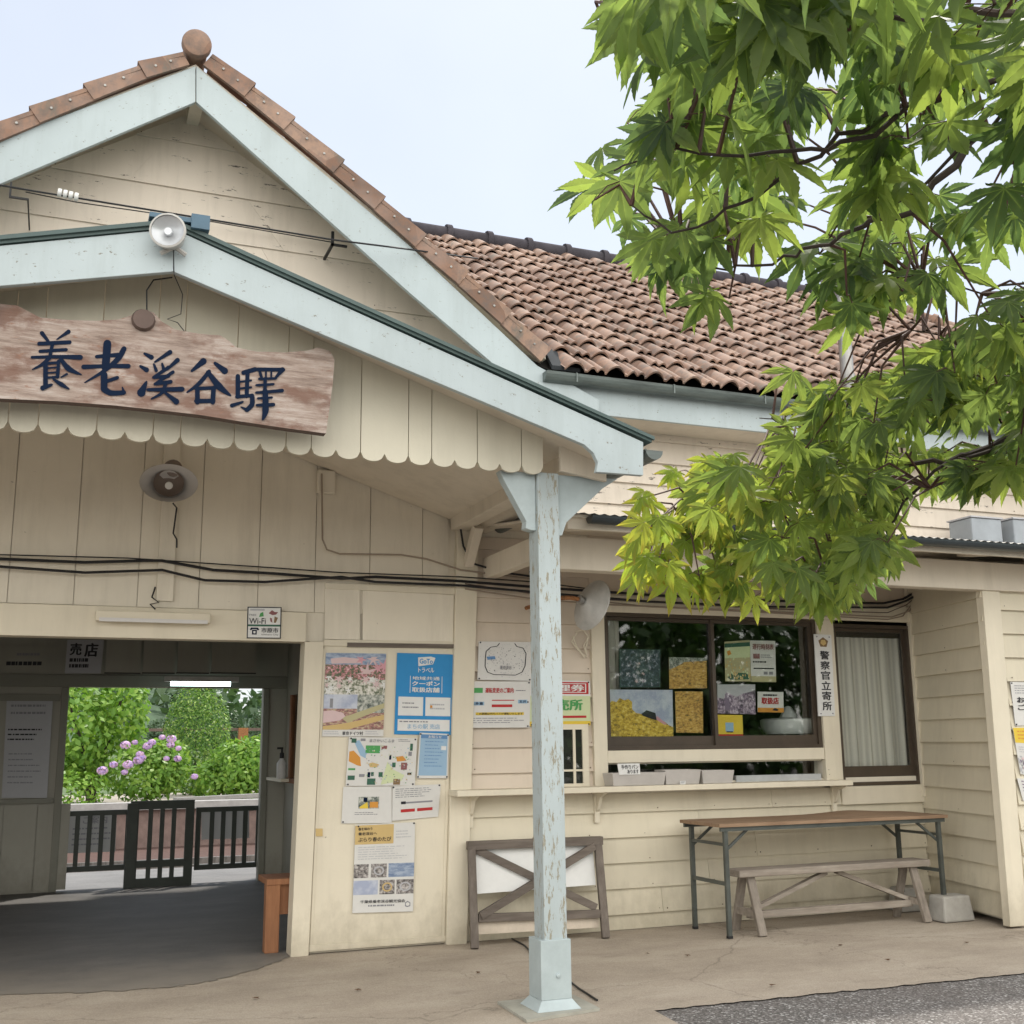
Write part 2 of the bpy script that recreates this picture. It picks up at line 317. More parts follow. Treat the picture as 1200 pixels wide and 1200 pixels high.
def leafmat(name,stops,trans=.45,tips=None,tm=(1.35,1.4,.6,1)):
    m,nt,b,o=nmat(name);nt.nodes.remove(b)
    g=N(nt,'ShaderNodeNewGeometry');col=ramp(nt,g.outputs['Random Per Island'],stops)
    if tips:
        a=N(nt,'ShaderNodeAttribute',attribute_name='tint');s=N(nt,'ShaderNodeSeparateColor');nt.links.new(a.outputs['Color'],s.inputs[0])
        young=ramp(nt,g.outputs['Random Per Island'],tips[0])
        col=mix(nt,s.outputs[2],col,young)
        col=mix(nt,s.outputs[1],col,tips[1])
        vp=N(nt,'ShaderNodeMath',operation='POWER');nt.links.new(s.outputs[0],vp.inputs[0]);vp.inputs[1].default_value=9
        vm=N(nt,'ShaderNodeMath',operation='MULTIPLY');nt.links.new(vp.outputs[0],vm.inputs[0]);vm.inputs[1].default_value=.5
        col=mix(nt,vm.outputs[0],col,(.40,.50,.22,1))
        sp=noise(nt,pos(nt),160,3,.7);col=mix(nt,ramp(nt,sp,[(.60,(0,0,0)),(.70,(.35,.35,.35))]),col,(.16,.15,.06,1))
    d=N(nt,'ShaderNodeBsdfPrincipled');d.inputs['Roughness'].default_value=.45;d.inputs['Specular IOR Level'].default_value=.35;nt.links.new(col,d.inputs['Base Color'])
    t=N(nt,'ShaderNodeBsdfTranslucent');br=mix(nt,1.0,col,tm,'MULTIPLY');nt.links.new(br,t.inputs[0])
    x=N(nt,'ShaderNodeMixShader');x.inputs[0].default_value=trans;nt.links.new(d.outputs[0],x.inputs[1]);nt.links.new(t.outputs[0],x.inputs[2]);nt.links.new(x.outputs[0],o.inputs[0]);return m
M['maple']=leafmat('maple_leaf',[(0,(.10,.155,.10)),(.35,(.145,.20,.115)),(.7,(.20,.27,.125)),(1,(.29,.36,.14))],.80,
   tips=([(0,(.23,.32,.08)),(.5,(.34,.41,.09)),(1,(.44,.45,.11))],(.46,.20,.07,1)))
M['leafl']=leafmat('bright_leaf',[(0,(.10,.22,.03)),(.5,(.17,.32,.05)),(1,(.28,.42,.08))],.35)
M['leafd']=leafmat('dark_leaf',[(0,(.03,.08,.02)),(.5,(.06,.14,.03)),(1,(.13,.24,.06))],.3)
M['leafm']=leafmat('distant_leaf',[(0,(.035,.07,.035)),(.5,(.055,.10,.045)),(1,(.08,.13,.06))],.2)
M['bark']=plain('dark_bark',(.07,.05,.04,1),.9,.3,scale=20)
M['twig']=plain('reddish_twig',(.12,.055,.04,1),.7,.3,scale=30)
M['flower']=leafmat('hydrangea_petal',[(0,(.38,.28,.66)),(.5,(.55,.38,.68)),(1,(.72,.50,.66))],.2)
def emis(name,c,s):
    m,nt,b,o=nmat(name);b.inputs['Base Color'].default_value=c;b.inputs['Emission Color'].default_value=c;b.inputs['Emission Strength'].default_value=s;return m
M['tubelit']=emis('lit_tube',(.75,1,.95,1),4)

# ------------------------------------------------------------------ text
_tc={}
def glyphs(txt,bold=.0):
    k=(txt,bold)
    if k in _tc: return _tc[k]
    c=bpy.data.curves.new('t','FONT');c.body=txt;c.offset=bold;c.resolution_u=4
    o=bpy.data.objects.new('t',c);C.objects.link(o);bpy.context.view_layer.update()
    me=o.evaluated_get(bpy.context.evaluated_depsgraph_get()).to_mesh()
    vs=[(v.co.x,v.co.y) for v in me.vertices];fs=[tuple(p.vertices) for p in me.polygons]
    o.to_mesh_clear();bpy.data.objects.remove(o);bpy.data.curves.remove(c)
    x0=min(v[0] for v in vs);x1=max(v[0] for v in vs);y0=min(v[1] for v in vs);y1=max(v[1] for v in vs)
    r=([((a-x0)/(x1-x0),(b-y0)/(y1-y0)) for a,b in vs],fs);_tc[k]=r;return r
class Sheet:
    """a flat printed sheet on the wall: four corners (pixel coords of the corners on plane Y) and layers printed on it"""
    def __init__(s,c,Y,mat='paper',th=.004,curl=0):
        s.q=[P(x,y,Y) for x,y in c] # TL TR BR BL
        s.Y=Y;s.mats=[mat];s.mb=MB();s.lay=0
        f=[Vector((p.x,p.y,p.z)) for p in s.q];s.mb.hexa([p+Vector((0,th,0)) for p in f],f,0);s.th=th
    def mi(s,m):
        if m not in s.mats: s.mats.append(m)
        return s.mats.index(m)
    def at(s,u,v,l):
        a=s.q[0].lerp(s.q[1],u);b=s.q[3].lerp(s.q[2],u);p=a.lerp(b,v);return p-Vector((0,.0012*l,0))
    def rect(s,u0,v0,u1,v1,m,l=1): s.mb.face([s.at(u0,v0,l),s.at(u1,v0,l),s.at(u1,v1,l),s.at(u0,v1,l)],s.mi(m))
    def poly(s,pts,m,l=1): s.mb.face([s.at(u,v,l) for u,v in pts],s.mi(m))
    def text(s,t,u0,v0,u1,v1,m='black',l=3,bold=.015):
        vs,fs=glyphs(t,0.0);du=(u1-u0)/max(1,len(t))*bold*.9;dv=(v1-v0)*bold*.5
        for q,(eu,ev) in enumerate(((0,0),(du,0),(-du,0),(0,dv),(0,-dv)) if bold>.012 else ((0,0),)):
            s.mb.mesh([s.at(u0+a*(u1-u0)+eu,v1-b*(v1-v0)+ev,l+.12*q) for a,b in vs],fs,s.mi(m))
    def vtext(s,t,u0,v0,u1,v1,m='black',l=3,bold=.03,gap=.2):
        n=len(t);h=(v1-v0)/n
        for i,ch in enumerate(t): s.text(ch,u0,v0+i*h,u1,v0+i*h+h*(1-gap),m,l,bold)
    def lines(s,u0,v0,u1,v1,n,m='grey',l=2,w=.35,rnd=None):
        rn=rnd or random.Random(int(u0*1000+v0*777))
        h=(v1-v0)/n
        for i in range(n):
            u=u0;e=u1-(u1-u0)*rn.random()*.35
            while u<e:
                d=(u1-u0)*rn.uniform(.03,.12);s.rect(u,v0+i*h,min(u+d,e),v0+i*h+h*w,m,l);u+=d+(u1-u0)*rn.uniform(.008,.03)
    def blobs(s,u0,v0,u1,v1,n,size,ms,l=2,seed=1,asp=1,star=False):
        rn=random.Random(seed)
        if not star: n=int(n*2.2);size*=.66
        for i in range(n):
            cx=rn.uniform(u0,u1);cy=rn.uniform(v0,v1);r=size*rn.uniform(.5,1.3);k=rn.choice([5,6,7]);a0=rn.random()*6
            if star:
                pts=[(cx+(r if j%2 else r*.3)*math.cos(a0+j*math.pi/k),cy+(r if j%2 else r*.3)*asp*math.sin(a0+j*math.pi/k)) for j in range(2*k)]
            else: pts=[(cx+r*rn.uniform(.5,1)*math.cos(a0+j*6.283/k),cy+r*asp*rn.uniform(.5,1)*math.sin(a0+j*6.283/k)) for j in range(k)]
            pts=[(min(max(a,u0),u1),min(max(b,v0),v1)) for a,b in pts]
            s.poly(pts,rn.choice(ms),l+(.015 if n<120 else .008)*i)
    def pins(s,mat='black',pts=((.03,.03),(.97,.03),(.97,.97),(.03,.97))):
        for u,v in pts:
            s.mb.lathe([(0.0001,-.002),(.006,-.001),(.006,.004),(.0001,.004)],s.at(u,v,0)-Vector((0,.004,0)),(0,1,0),8,s.mi(mat))
    def done(s,name,label,cat,group=None):
        o=s.mb.build(name,[M[m] for m in s.mats]);return tag(o,label,cat,group)

# ================================================================== GROUND
def struct(name,mb,m): return mb.build(name,m,kind='structure')
WY=8.10
g=MB();g.face([(-60,-40,-.012),(120,-40,-.012),(120,14.3,-.012),(-60,14.3,-.012)]);struct('ground',g,M['asphalt'])
g=MB();g.face([(-12,4.6,-.004),(2.9,4.6,-.004),(3.02,5.35,-.004)]+[(3.05+.06*i,5.70-.0275*.06*i*(1 if i>10 else .4)+random.uniform(-.016,.016),-.004) for i in range(90)]+[(14,5.4,-.004),(14,8.6,-.004),(-12,8.6,-.004)]);struct('pavement',g,M['apron'])
# dark hall floor runs out of the doorway
pts=[FL(340,1121)]+[FL(x,y) for x,y in ((300,1136),(250,1149),(200,1157),(120,1162),(0,1166),(-200,1168))]
pl=[(p.x,p.y) for p in pts];pl=[(pl[i][0]+(pl[i+1][0]-pl[i][0])*j/12+random.uniform(-.02,.02),pl[i][1]+(pl[i+1][1]-pl[i][1])*j/12+random.uniform(-.025,.025),0) for i in range(len(pl)-1) for j in range(12)];pl=[(1.64,8.35,0)]+pl+[(-6,pl[-1][1],0),(-6,12.62,0),(2.6,12.62,0),(2.6,8.35,0)]
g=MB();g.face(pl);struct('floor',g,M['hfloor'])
g=MB();g.box(-20,30,12.6,14.3,-.9,-.003);struct('platform',g,M['platform'])
zt=P(200,948,24).z
g=MB();g.face([(-40,14.3,-.55),(60,14.3,-.55),(60,24,-.55),(-40,24,-.55)]);struct('track_bed',g,M['ballast'])
g=MB()
g.box(-40,60,24,24.25,-.6,zt);g.box(-40,60,23.9,24.3,zt,zt+.14,1)
tag(g.build('retaining_wall',[plain('pinkish_concrete',(.24,.17,.15,1),.9,.2),plain('pale_coping',(.42,.41,.40,1),.9,.15)]),'low brown wall with pale coping on the far side of the track','wall')
# rails
for i,y in enumerate((18.3,19.37)):
    g=MB();g.box(-40,60,y-.03,y+.03,-.52,-.36)
    tag(g.build('rail',M['galv']),['nearer steel rail of the track seen through the gate','farther steel rail of the track seen through the gate'][i],'rail','rails of the track')
g=MB();g.face([(-40,24.25,zt),(60,24.25,zt),(60,31.5,zt+.02),(-40,31.5,zt+.02)]);struct('garden_ground',g,M['gravel'])
g=MB();g.face([(-400,31.5,zt),(400,31.5,zt),(600,900,zt+4),(-600,900,zt+4)]);struct('far_ground',g,M['grass'])
# ================================================================== BUILDING
B=thing('station_building',(0,WY,0),'cream weatherboard country station with pale blue trim and clay tiled roofs','building')
def siding(name,poly,Y,mat,pitch=.187,z_off=.11,parent=B,dirx=None,th=.026,seed=0):
    """lap siding. poly: convex polygon of (s,z); dirx=None -> facade plane x=s,y=Y, else (origin, dir, outward normal)"""
    mb=MB();zs=[p[1] for p in poly];z0,z1=min(zs),max(zs);rn=random.Random(seed)
    def xr(z):
        xs=[]
        for i in range(len(poly)):
            a,b=poly[i],poly[(i+1)%len(poly)]
            if (a[1]-z)*(b[1]-z)<=0:
                if abs(a[1]-b[1])<1e-9: xs+=[a[0],b[0]]
                else: xs.append(a[0]+(b[0]-a[0])*(z-a[1])/(b[1]-a[1]))
        return (min(xs),max(xs)) if xs else None
    def pt(s,z,o):
        if dirx is None: return Vector((s,Y-o,z))
        og,d,n=dirx;return Vector((og[0]+d[0]*s+n[0]*o,og[1]+d[1]*s+n[1]*o,z))
    k=math.floor((z0-z_off)/pitch)
    while True:
        a=z_off+k*pitch;b=a+pitch;k+=1
        if a>=z1-1e-4: break
        a_=max(a,z0)+1e-4;b_=min(b,z1)-1e-4
        if b_-a_<.01: continue
        A=xr(a_);Bx=xr(b_)
        if not A or not Bx: continue
        o0=th*(1-(a_-a)/pitch)+rn.uniform(0,.003);o1=th*(1-(b_-a)/pitch)*1.0+.001
        # joints
        cuts=[0,1]
        if A[1]-A[0]>1.8: cuts=[0,rn.uniform(.25,.75),1]
        for i in range(len(cuts)-1):
            t0,t1=cuts[i]+(.0006 if i else 0),cuts[i+1]
            l=lambda q,t:q[0]+(q[1]-q[0])*t
            q=[pt(l(A,t0),a_,o0),pt(l(A,t1),a_,o0),pt(l(Bx,t1),b_,o1),pt(l(Bx,t0),b_,o1)]
            kk=[pt(l(A,t0),a_,-.012),pt(l(A,t1),a_,-.012),pt(l(Bx,t1),b_,-.012),pt(l(Bx,t0),b_,-.012)]
            mb.hexa(kk,q)
            if b_-a_>pitch*.6:
                w_=A[1]-A[0];nn_=max(1,int(w_*(t1-t0)/.46))
                for s_ in range(nn_+1):
                    if rn.random()<.35: continue
                    ss=A[0]+w_*(t0+(t1-t0)*(s_+.06)/(nn_+.12))+rn.uniform(-.01,.01);zz=a+.028+rn.uniform(-.004,.004);oo=o0+.0012
                    if zz<a_ or zz>b_: continue
                    r_=rn.uniform(.0035,.0065);mb.face([pt(ss+r_*math.cos(k_*1.047),zz+r_*math.sin(k_*1.047),oo) for k_ in range(6)],1)
    return mb.build(name,[M[mat],M['nail']],parent)
def vboards(name,x0,x1,zb,ztf,Y,mat,w,parent=B,seed=0,gap=.005,th=.02,x_off=0):
    mb=MB();rn=random.Random(seed);mb2=MB()
    k=math.floor((x0-x_off)/w)
    while x_off+k*w<x1:
        a=max(x0,x_off+k*w)+gap/2;b=min(x1,x_off+(k+1)*w)-gap/2;k+=1
        if b-a<.01: continue
        d=rn.uniform(0,.005)
        mb.prism([(a,zb),(b,zb),(b,ztf(b)),(a,ztf(a))],Y-th+d,Y-.001)
    o=mb.build(name,M[mat],parent)
    return o
# -- entry front wall: vertical boards over the opening
LZ0=P(180,749,WY).z;LZ1=P(180,713,WY).z   # lintel beam
top=lambda x:3.95
vboards('entry_boards',-4,2.70,LZ1+.006,top,WY,'boards',.405,seed=3,x_off=.06)
mb=MB();mb.box(-4,1.62,WY-.05,WY+.10,LZ0,LZ1);mb.build('lintel_beam',M['cream2'],B,bevel=.004)
WB=P(830,878,WY).z;WT=P(830,722,WY).z   # big window opening
WXL=P(707,800,WY).x;WXR=P(957,800,WY).x
SL=P(830,918,WY).z;ST=P(830,892,WY).z
RXL=P(979,830,WY).x;RXR=P(1071,830,WY).x;RB=P(1030,920,WY).z;RT=P(1030,733,WY).z
# wall core behind everything (gives thickness)
mb=MB();mb.box(-4,2.8,WY,WY+.12,LZ0+.01,4.1);mb.box(1.66,2.8,WY+.002,WY+.12,0,LZ0+.01);mb.box(-4,-1.6,WY,WY+.12,0,LZ0+.01)
for a in ((2.8,7.2,0,P(800,895,WY).z-.14),(2.8,3.78,.9,2.62),(2.8,9,2.62,4.1),(WXR+.01,RXL-.01,.9,2.62)): mb.box(a[0],a[1],WY+.002,WY+.12,a[2],a[3])
mb.build('wall_core',M['boards'],B)
# jamb post and door wall
def pz(poly,Y): return [(P(x,y,Y).x,P(x,y,Y).z) for x,y in poly]
mb=MB();mb.prism(pz([(340,1122),(361,1122),(379,752),(357,752)],WY-.03),WY-.045,WY+.12);mb.build('jamb_post',M['cream2'],B,bevel=.004)
dr=thing  # (doors are parts of the building)
mb=MB();mb.prism(pz([(361,1115),(521,1102),(530.5,757),(379,756)],WY),WY-.022,WY-.002)
door=mb.build('door_panel',M['cream2'],B)
mb=MB()
mb.prism(pz([(362,1115.5),(524,1103),(524,1096),(362.5,1108)],WY-.03),WY-.034,WY-.022)      # bottom rail
mb.prism(pz([(363,1110),(366,1110),(382,760),(379,760)],WY-.03),WY-.029,WY-.022)
mb.prism(pz([(517.5,1098),(521,1098),(531,760),(527.5,760)],WY-.03),WY-.029,WY-.022)
mb.build('door_rail',M['cream2'],door,bevel=.002)
mb=MB();mb.prism(pz([(407,758),(532,759.5),(532,755),(407,753)],WY-.04),WY-.045,WY-.022);mb.build('door_track',M['wgrey'],door)
mb=MB();mb.prism(pz([(370,980),(378,980),(378,971),(370,971)],WY-.03),WY-.032,WY-.022);mb.build('latch_plate',M['tan'],door)
mb=MB()
mb.prism(pz([(380,749),(422,750),(422,690),(381,689)],WY-.03),WY-.030,WY-.02);mb.prism(pz([(425,750),(531,753),(532,697),(425,692)],WY-.03),WY-.031,WY-.02)
mb.build('transom_panel',M['boards'],B,bevel=.003)
mb=MB();mb.prism(pz([(379,757),(532,759),(532,752),(379,749.5)],WY-.03),WY-.036,WY-.021);mb.prism(pz([(381,690),(536,697),(536,688),(381,683)],WY-.03),WY-.036,WY-.021);mb.build('transom_rail',M['cream2'],B,bevel=.003)
# pilaster
mb=MB();mb.prism(pz([(522,1107),(546,1106),(561,600),(536,594)],WY-.04),WY-.06,WY-.001);mb.build('pilaster',M['cream2'],B,bevel=.004)
# -- lap siding of the ticket office wall
x_p=2.86
siding('lower_siding',[(x_p,0.0),(7.02,0.0),(7.02,SL-.06),(x_p,SL-.06)],WY,'cream',seed=1)
siding('left_siding',[(x_p,SL-.06),(WXL-.11,SL-.06),(WXL-.11,2.95),(x_p,2.95)],WY,'pinkish',seed=2,z_off=.05)
siding('frieze_siding',[(WXL-.11,WT+.13),(7.05,WT+.13),(7.05,3.1),(WXL-.11,3.1)],WY,'pinkish',seed=5)
siding('upper_siding',[(2.7,3.1),(12.5,3.1),(12.5,4.1),(2.7,4.1)],WY,'gablew',seed=6)
# gable wall
siding('gable_siding',[(-2.6,3.75),(3.6,3.75),(3.6,4.15),(.64,6.05),(-2.6,3.9)],WY-.002,'gablew',pitch=.372,z_off=P(200,220,WY).z,seed=9,th=.016)
# -- window trim
T=lambda n,x0,x1,z0,z1,o=.045,m='cream2',b=.003:MB().box(x0,x1,WY-o,WY-.002,z0,z1).build(n,M[m],B,bevel=b)
T('window_header',WXL-.14,7.06,WT,WT+.135,.05)
T('window_post',WXL-.115,WXL,SL,WT-.002,.048)
T('window_post',WXR+.004,RXL-.004,SL-.02,WT-.002,.052)
T('window_rail',WXL+.002,WXR+.002,ST,WB,.044)
T('window_sill',RXL-.02,7.05,RB-.15,RB-.002,.04)
T('window_post',RXR+.003,RXR+.06,RB,RT,.043)
def sash_window(name,x0,x1,z0,z1,Y,fr,panes,bot,mat='brown',frw=.035,label=None):
    w=MB();w.box(x0,x1,Y-.01,Y+.08,z0,z0+.03);w.box(x0,x1,Y-.01,Y+.08,z1-.03,z1);w.box(x0,x0+frw,Y-.009,Y+.08,z0+.03,z1-.03);w.box(x1-frw,x1,Y-.009,Y+.08,z0+.03,z1-.03)
    o=w.build(name,M[mat],B)
    if label:o['label']=label
    n=panes;pw=(x1-x0-2*frw)/n
    for i in range(n):
        a=x0+frw+i*pw-(.015 if i else 0);b=x0+frw+(i+1)*pw+(.015 if i<n-1 else 0);yy=Y+.012+.026*((i+1)%2)
        s=MB();s.box(a,b,yy,yy+.022,z0+.03,z0+.03+bot);s.box(a,b,yy,yy+.022,z1-.06,z1-.031);s.box(a,a+.03,yy+.001,yy+.021,z0+.03+bot,z1-.06);s.box(b-.03,b,yy+.001,yy+.021,z0+.03+bot,z1-.06)
        s.build('sash',M[mat],o)
        gl=MB();gl.box(a+.03,b-.03,yy+.009,yy+.012,z0+.03+bot,z1-.06);gl.build('pane',M['glass'],o)
    return o
bigwin=sash_window('window',WXL,WXR,WB,WT,WY-.02,0,2,.075,label='wide two pane sliding window with posters behind a shelf')
rwin=sash_window('window',RXL,RXR,RB,RT,WY-.02,0,1,.13,label='narrow bronze window with lace curtain')
slot=MB();slot.box(WXL,WXR,WY+.0,WY+.02,ST-.012,ST)
slot=slot.build('slot_window',M['cream2'],B,label='low glazed slot under the wide window')
MB().box(WXL+.01,WXR-.03,WY+.02,WY+.024,SL,ST-.012).build('pane',M['glass'],slot)
MB().box(P(862,910,WY).x,WXR-.02,WY-.01,WY+.018,SL+.005,SL+.055).build('track_strip',M['alu'],slot)
MB().box(WXL+.002,WXR,WY-.001,WY+.1,SL-.04,SL).build('slot_sill',M['cream2'],slot)
def curtain(x0,x1,z0,z1,Y,parent,amp=.03,per=.11,seed=0):
    mb=MB();n=int((x1-x0)/.012);rn=random.Random(seed);ph=[rn.random()*6 for _ in range(3)]
    def yy(x,t):return Y+amp*(math.sin(x/per*6.28+ph[0])+.5*math.sin(x/per*11+ph[1])+.4*math.sin(x*7+t*2))*(.5+.5*t)
    vs=[];fs=[]
    for j in range(5):
        t=j/4
        for i in range(n+1):
            x=x0+(x1-x0)*i/n;vs.append((x,yy(x,t),z1+(z0-z1)*t))
    for j in range(4):
        for i in range(n): fs.append((j*(n+1)+i,j*(n+1)+i+1,(j+1)*(n+1)+i+1,(j+1)*(n+1)+i))
    mb.mesh(vs,fs);return mb.build('curtain',M['curtain'],parent,smooth=True)
curtain(RXL,RXR,RB+.05,RT-.1,WY+.12,rwin,.016,.13,1)
curtain(WXL+.02,WXL+.22,WB+.08,WT-.02,WY+.14,bigwin,.02,.08,2)
# small window behind the post
sx0,sx1=P(655,880,WY).x,P(680,880,WY).x;sz0,sz1=P(670,918,WY).z,P(670,855,WY).z
o=MB();o.box(sx0-.05,sx1+.05,WY-.048,WY+.05,sz1,sz1+.04);o.box(sx0-.05,sx1+.05,WY-.048,WY+.05,sz0-.03,sz0);o.box(sx1,sx1+.05,WY-.047,WY+.05,sz0,sz1);o.box(sx0-.05,sx0,WY-.047,WY+.05,sz0,sz1)
o.box((sx0+sx1)/2+.01,(sx0+sx1)/2+.03,WY-.046,WY-.036,sz0,sz1);o.box(sx0,sx1,WY-.045,WY-.037,sz0+.09,sz0+.105)
sw=o.build('window',M['cream2'],B,label='small window with thin bars half behind the blue post')
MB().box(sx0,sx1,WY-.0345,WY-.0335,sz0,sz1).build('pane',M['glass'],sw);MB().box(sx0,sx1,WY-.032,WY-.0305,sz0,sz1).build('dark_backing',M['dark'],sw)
# shelf
SY=7.86;shx0=P(536,936,SY).x;shx1=P(1000,918,SY).x;shz=P(765,924,SY).z
sh=MB().box(shx0,shx1,SY,WY-.003,shz-.02,shz+.022).build('wall_shelf',M['cream2'],B,bevel=.004,label='long cream shelf board under the windows')
for px_ in (549,697,975):
    x=P(px_,950,WY).x;b_=MB();b_.box(x-.02,x+.02,WY-.045,WY-.02,shz-.25,shz-.021);b_.extr([(x-.012,SY+.03,shz-.022),(x-.012,WY-.045,shz-.022),(x-.012,WY-.045,shz-.17),(x-.012,WY-.07,shz-.15),(x-.012,SY+.12,shz-.06)],(.024,0,0));b_.build('shelf_bracket',M['cream2'],sh)
# office room shell (dark behind the glass)
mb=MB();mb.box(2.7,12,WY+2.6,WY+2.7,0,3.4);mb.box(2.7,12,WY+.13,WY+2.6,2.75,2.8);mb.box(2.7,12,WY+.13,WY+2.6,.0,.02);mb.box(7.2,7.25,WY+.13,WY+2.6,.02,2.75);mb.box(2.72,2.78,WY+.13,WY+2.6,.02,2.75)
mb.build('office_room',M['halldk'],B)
# -- right bay
bx0=Vector((7.04,WY));bx1=Vector((6.74,6.90));d=(bx1-bx0);Lb=d.length;d=d/Lb;nrm=Vector((-1,0.0))
nn=Vector((d.y,-d.x));nn=nn if nn.x<0 else -nn
siding('bay_side_siding',[(0,.06),(Lb,.06),(Lb,2.7),(0,2.7)],0,'cream',dirx=((bx0.x,bx0.y),(d.x,d.y),(nn.x,nn.y)),seed=11,z_off=.06,pitch=.186)
mb=MB();mb.hexa([(7.08,WY,.03),(6.79,6.93,.03),(9,6.93,.03),(9,WY,.03)],[(7.08,WY,2.75),(6.79,6.93,2.75),(9,6.93,2.75),(9,WY,2.75)]);mb.build('bay_core',M['boards'],B)
siding('bay_front_siding',[(6.9,.1),(9,.1),(9,2.6),(6.9,2.6)],6.92,'cream',seed=12,z_off=.14)
MB().hexa([(6.695,6.885,.012),(6.86,6.885,.012),(6.86,6.96,.012),(6.695,6.96,.012)],[(6.725,6.885,2.55),(6.90,6.885,2.55),(6.90,6.96,2.55),(6.725,6.96,2.55)]).build('bay_corner_board',M['cream2'],B,bevel=.004)
MB().box(6.99,7.05,WY-.06,WY-.018,.9,2.75).build('corner_batten',M['cream2'],B)
# -- lean-to roof
LX=2.97
mb=MB();mb.box(LX,12,6.86,6.98,2.53,2.755);mb.build('lean_to_beam',M['soffit'],B,bevel=.005)
mb=MB();mb.box(LX,LX+.09,6.98,WY-.03,2.62,2.78);mb.build('lean_to_end_beam',M['soffit'],B,bevel=.005)
def lz(y): return 2.80+(y-6.45)*.13
mb=MB();mb.extr([(LX-.03,6.42,lz(6.42)),(LX-.03,WY,lz(WY)),(LX-.03,WY,lz(WY)+.02),(LX-.03,6.42,lz(6.42)+.02)],(9.5,0,0));mb.build('lean_to_soffit',M['soffit'],B)
mb=MB();vs=[];fs=[];n=520
for j,(y,dz) in enumerate(((6.37,.024),(WY-.02,.024))):
    for i in range(n+1): x=LX-.03+9.4*i/n;vs.append((x,y,lz(y)+dz+.006*math.sin(i*1.57)))
for i in range(n): fs.append((i,i+1,n+2+i,n+1+i))
mb.mesh(vs,fs);mb.build('lean_to_roofing',M['galv'],B)
x=LX+.18;k=0
while x<9:
    mb=MB();mb.bar((x,6.47,lz(6.47)-.035),(x,6.9,lz(6.9)-.035),.07,.065);mb.build('rafter_tail',M['soffit'],B,bevel=.003);x+=.68
mb=MB();mb.box(LX-.02,12,6.45,6.475,2.725,2.80);mb.build('lean_to_fascia',M['soffit'],B)
def gutter(name,x0,x1,y,z,r,mat,parent=B,hang=0):
    mb=MB();n=10;vs=[];fs=[]
    for x in (x0,x1):
        for k in range(n+1):
            t=math.pi*k/n;vs.append((x,y-r*math.cos(t),z-r*math.sin(t)))
        for k in range(n,-1,-1):
            t=math.pi*k/n;vs.append((x,y-(r-.006)*math.cos(t),z-(r-.006)*math.sin(t)))
    m=2*n+2
    for i in range(m): fs.append((i,(i+1)%m,m+(i+1)%m,m+i))
    fs.append(tuple(range(n+1)));fs.append(tuple(range(m,m+n+1)))
    mb.mesh(vs,fs)
    if hang:
        x=x0+.25
        while x<x1: mb.box(x-.008,x+.008,y-r-.006,y+r,z-.002,z+.004);mb.box(x-.006,x+.006,y-r-.008,y-r-.003,z-.07,z);x+=hang
    return mb.build(name,M[mat],parent)
gutter('lean_to_gutter',3.07,12,6.38,2.80,.05,'gutterdk')
# -- main eave: fascia, soffit, gutter
EY=7.62
MB().box(3.22,12.2,7.68,7.71,3.90,4.12).build('eave_fascia',M['blue'],B,bevel=.003)
MB().box(2.9,12.2,7.71,WY,3.915,3.94).build('eave_soffit',M['soffit'],B)
gutter('eave_gutter',3.30,12.2,7.61,4.165,.072,'gutter',hang=.85)
# -- main roof
RY,RZ=10.7,6.64;EYr,EZ=7.60,4.20;sl=(RZ-EZ)/(RY-EYr);LR=math.hypot(RY-EYr,RZ-EZ)
XR1=9.25
def xright(y): return XR1+(RY-y)*1.0
xleftv=lambda y: 3.36+(y-EYr)*(-.3)     # valley, hidden behind the verge
mb=MB()
mb.face([(3.42,EYr,EZ-.03),(xright(EYr),EYr,EZ-.03),(XR1,RY,RZ-.03),(.6,RY,RZ-.03),(.6,10.0,EZ-.03+2.4*.787)])
mb.face([(xright(EYr),EYr,EZ-.03),(xright(EYr),13.8,EZ-.03),(XR1,RY,RZ-.03)])
mb.face([(2.0,13.8,EZ-.03),(2.0,RY,RZ-.03),(XR1,RY,RZ-.03),(xright(EYr),13.8,EZ-.03)])
mb.build('roof_underlay',M['dark'],B)
GX0=.637;GZ0=6.16
mb=MB();NC=14;pit=LR/NC;per=.345;ns=28
dy=(RY-EYr)/LR;dz=(RZ-EZ)/LR;nv=(-dz,dy)  # outward normal (y,z)
def prof(x):
    t=(x/per)%1.0
    if t<.46: return .062*math.sin(math.pi*t/.46)**.75
    if t<.56: return 0
    if t<.74: return .036*math.sin(math.pi*(t-.56)/.18)**.5
    if t<.78: return .012
    if t<.96: return .034*math.sin(math.pi*(t-.78)/.18)**.5
    return 0
rn=random.Random(4)
for c in range(NC):
    s0=c*pit-(.02 if c else .075);s1=(c+1)*pit+.03
    ymid=EYr+dy*(s0+s1)/2
    xl=min(3.47,GX0+(GZ0-(EZ+dz*(s0+s1)/2))/.686)+.05;xr_=xright(ymid)-.02
    n=int((xr_-xl)/(per/ns));offx=(c%2)*0.0
    vs=[];fs=[]
    for (s,h,lip) in ((s0,.032,1),(s0,.048,0),(s0+(s1-s0)*.5,.030,0),(s1,.004,0)):
        for i in range(n+1):
            x=xl+(xr_-xl)*i/n;ti=math.floor((x+offx)/per);j=math.sin(ti*12.9898+c*78.233)*43758.5;j=j-math.floor(j)
            hh=h+prof(x+offx)+(j-.5)*.007
            vs.append((x,EYr+dy*s+nv[0]*hh,EZ+dz*s+nv[1]*hh))
    m=n+1
    for i in range(n):
        fs.append((i,i+1,m+i+1,m+i));fs.append((m+i,m+i+1,2*m+i+1,2*m+i));fs.append((2*m+i,2*m+i+1,3*m+i+1,3*m+i))
    mb.mesh(vs,fs)
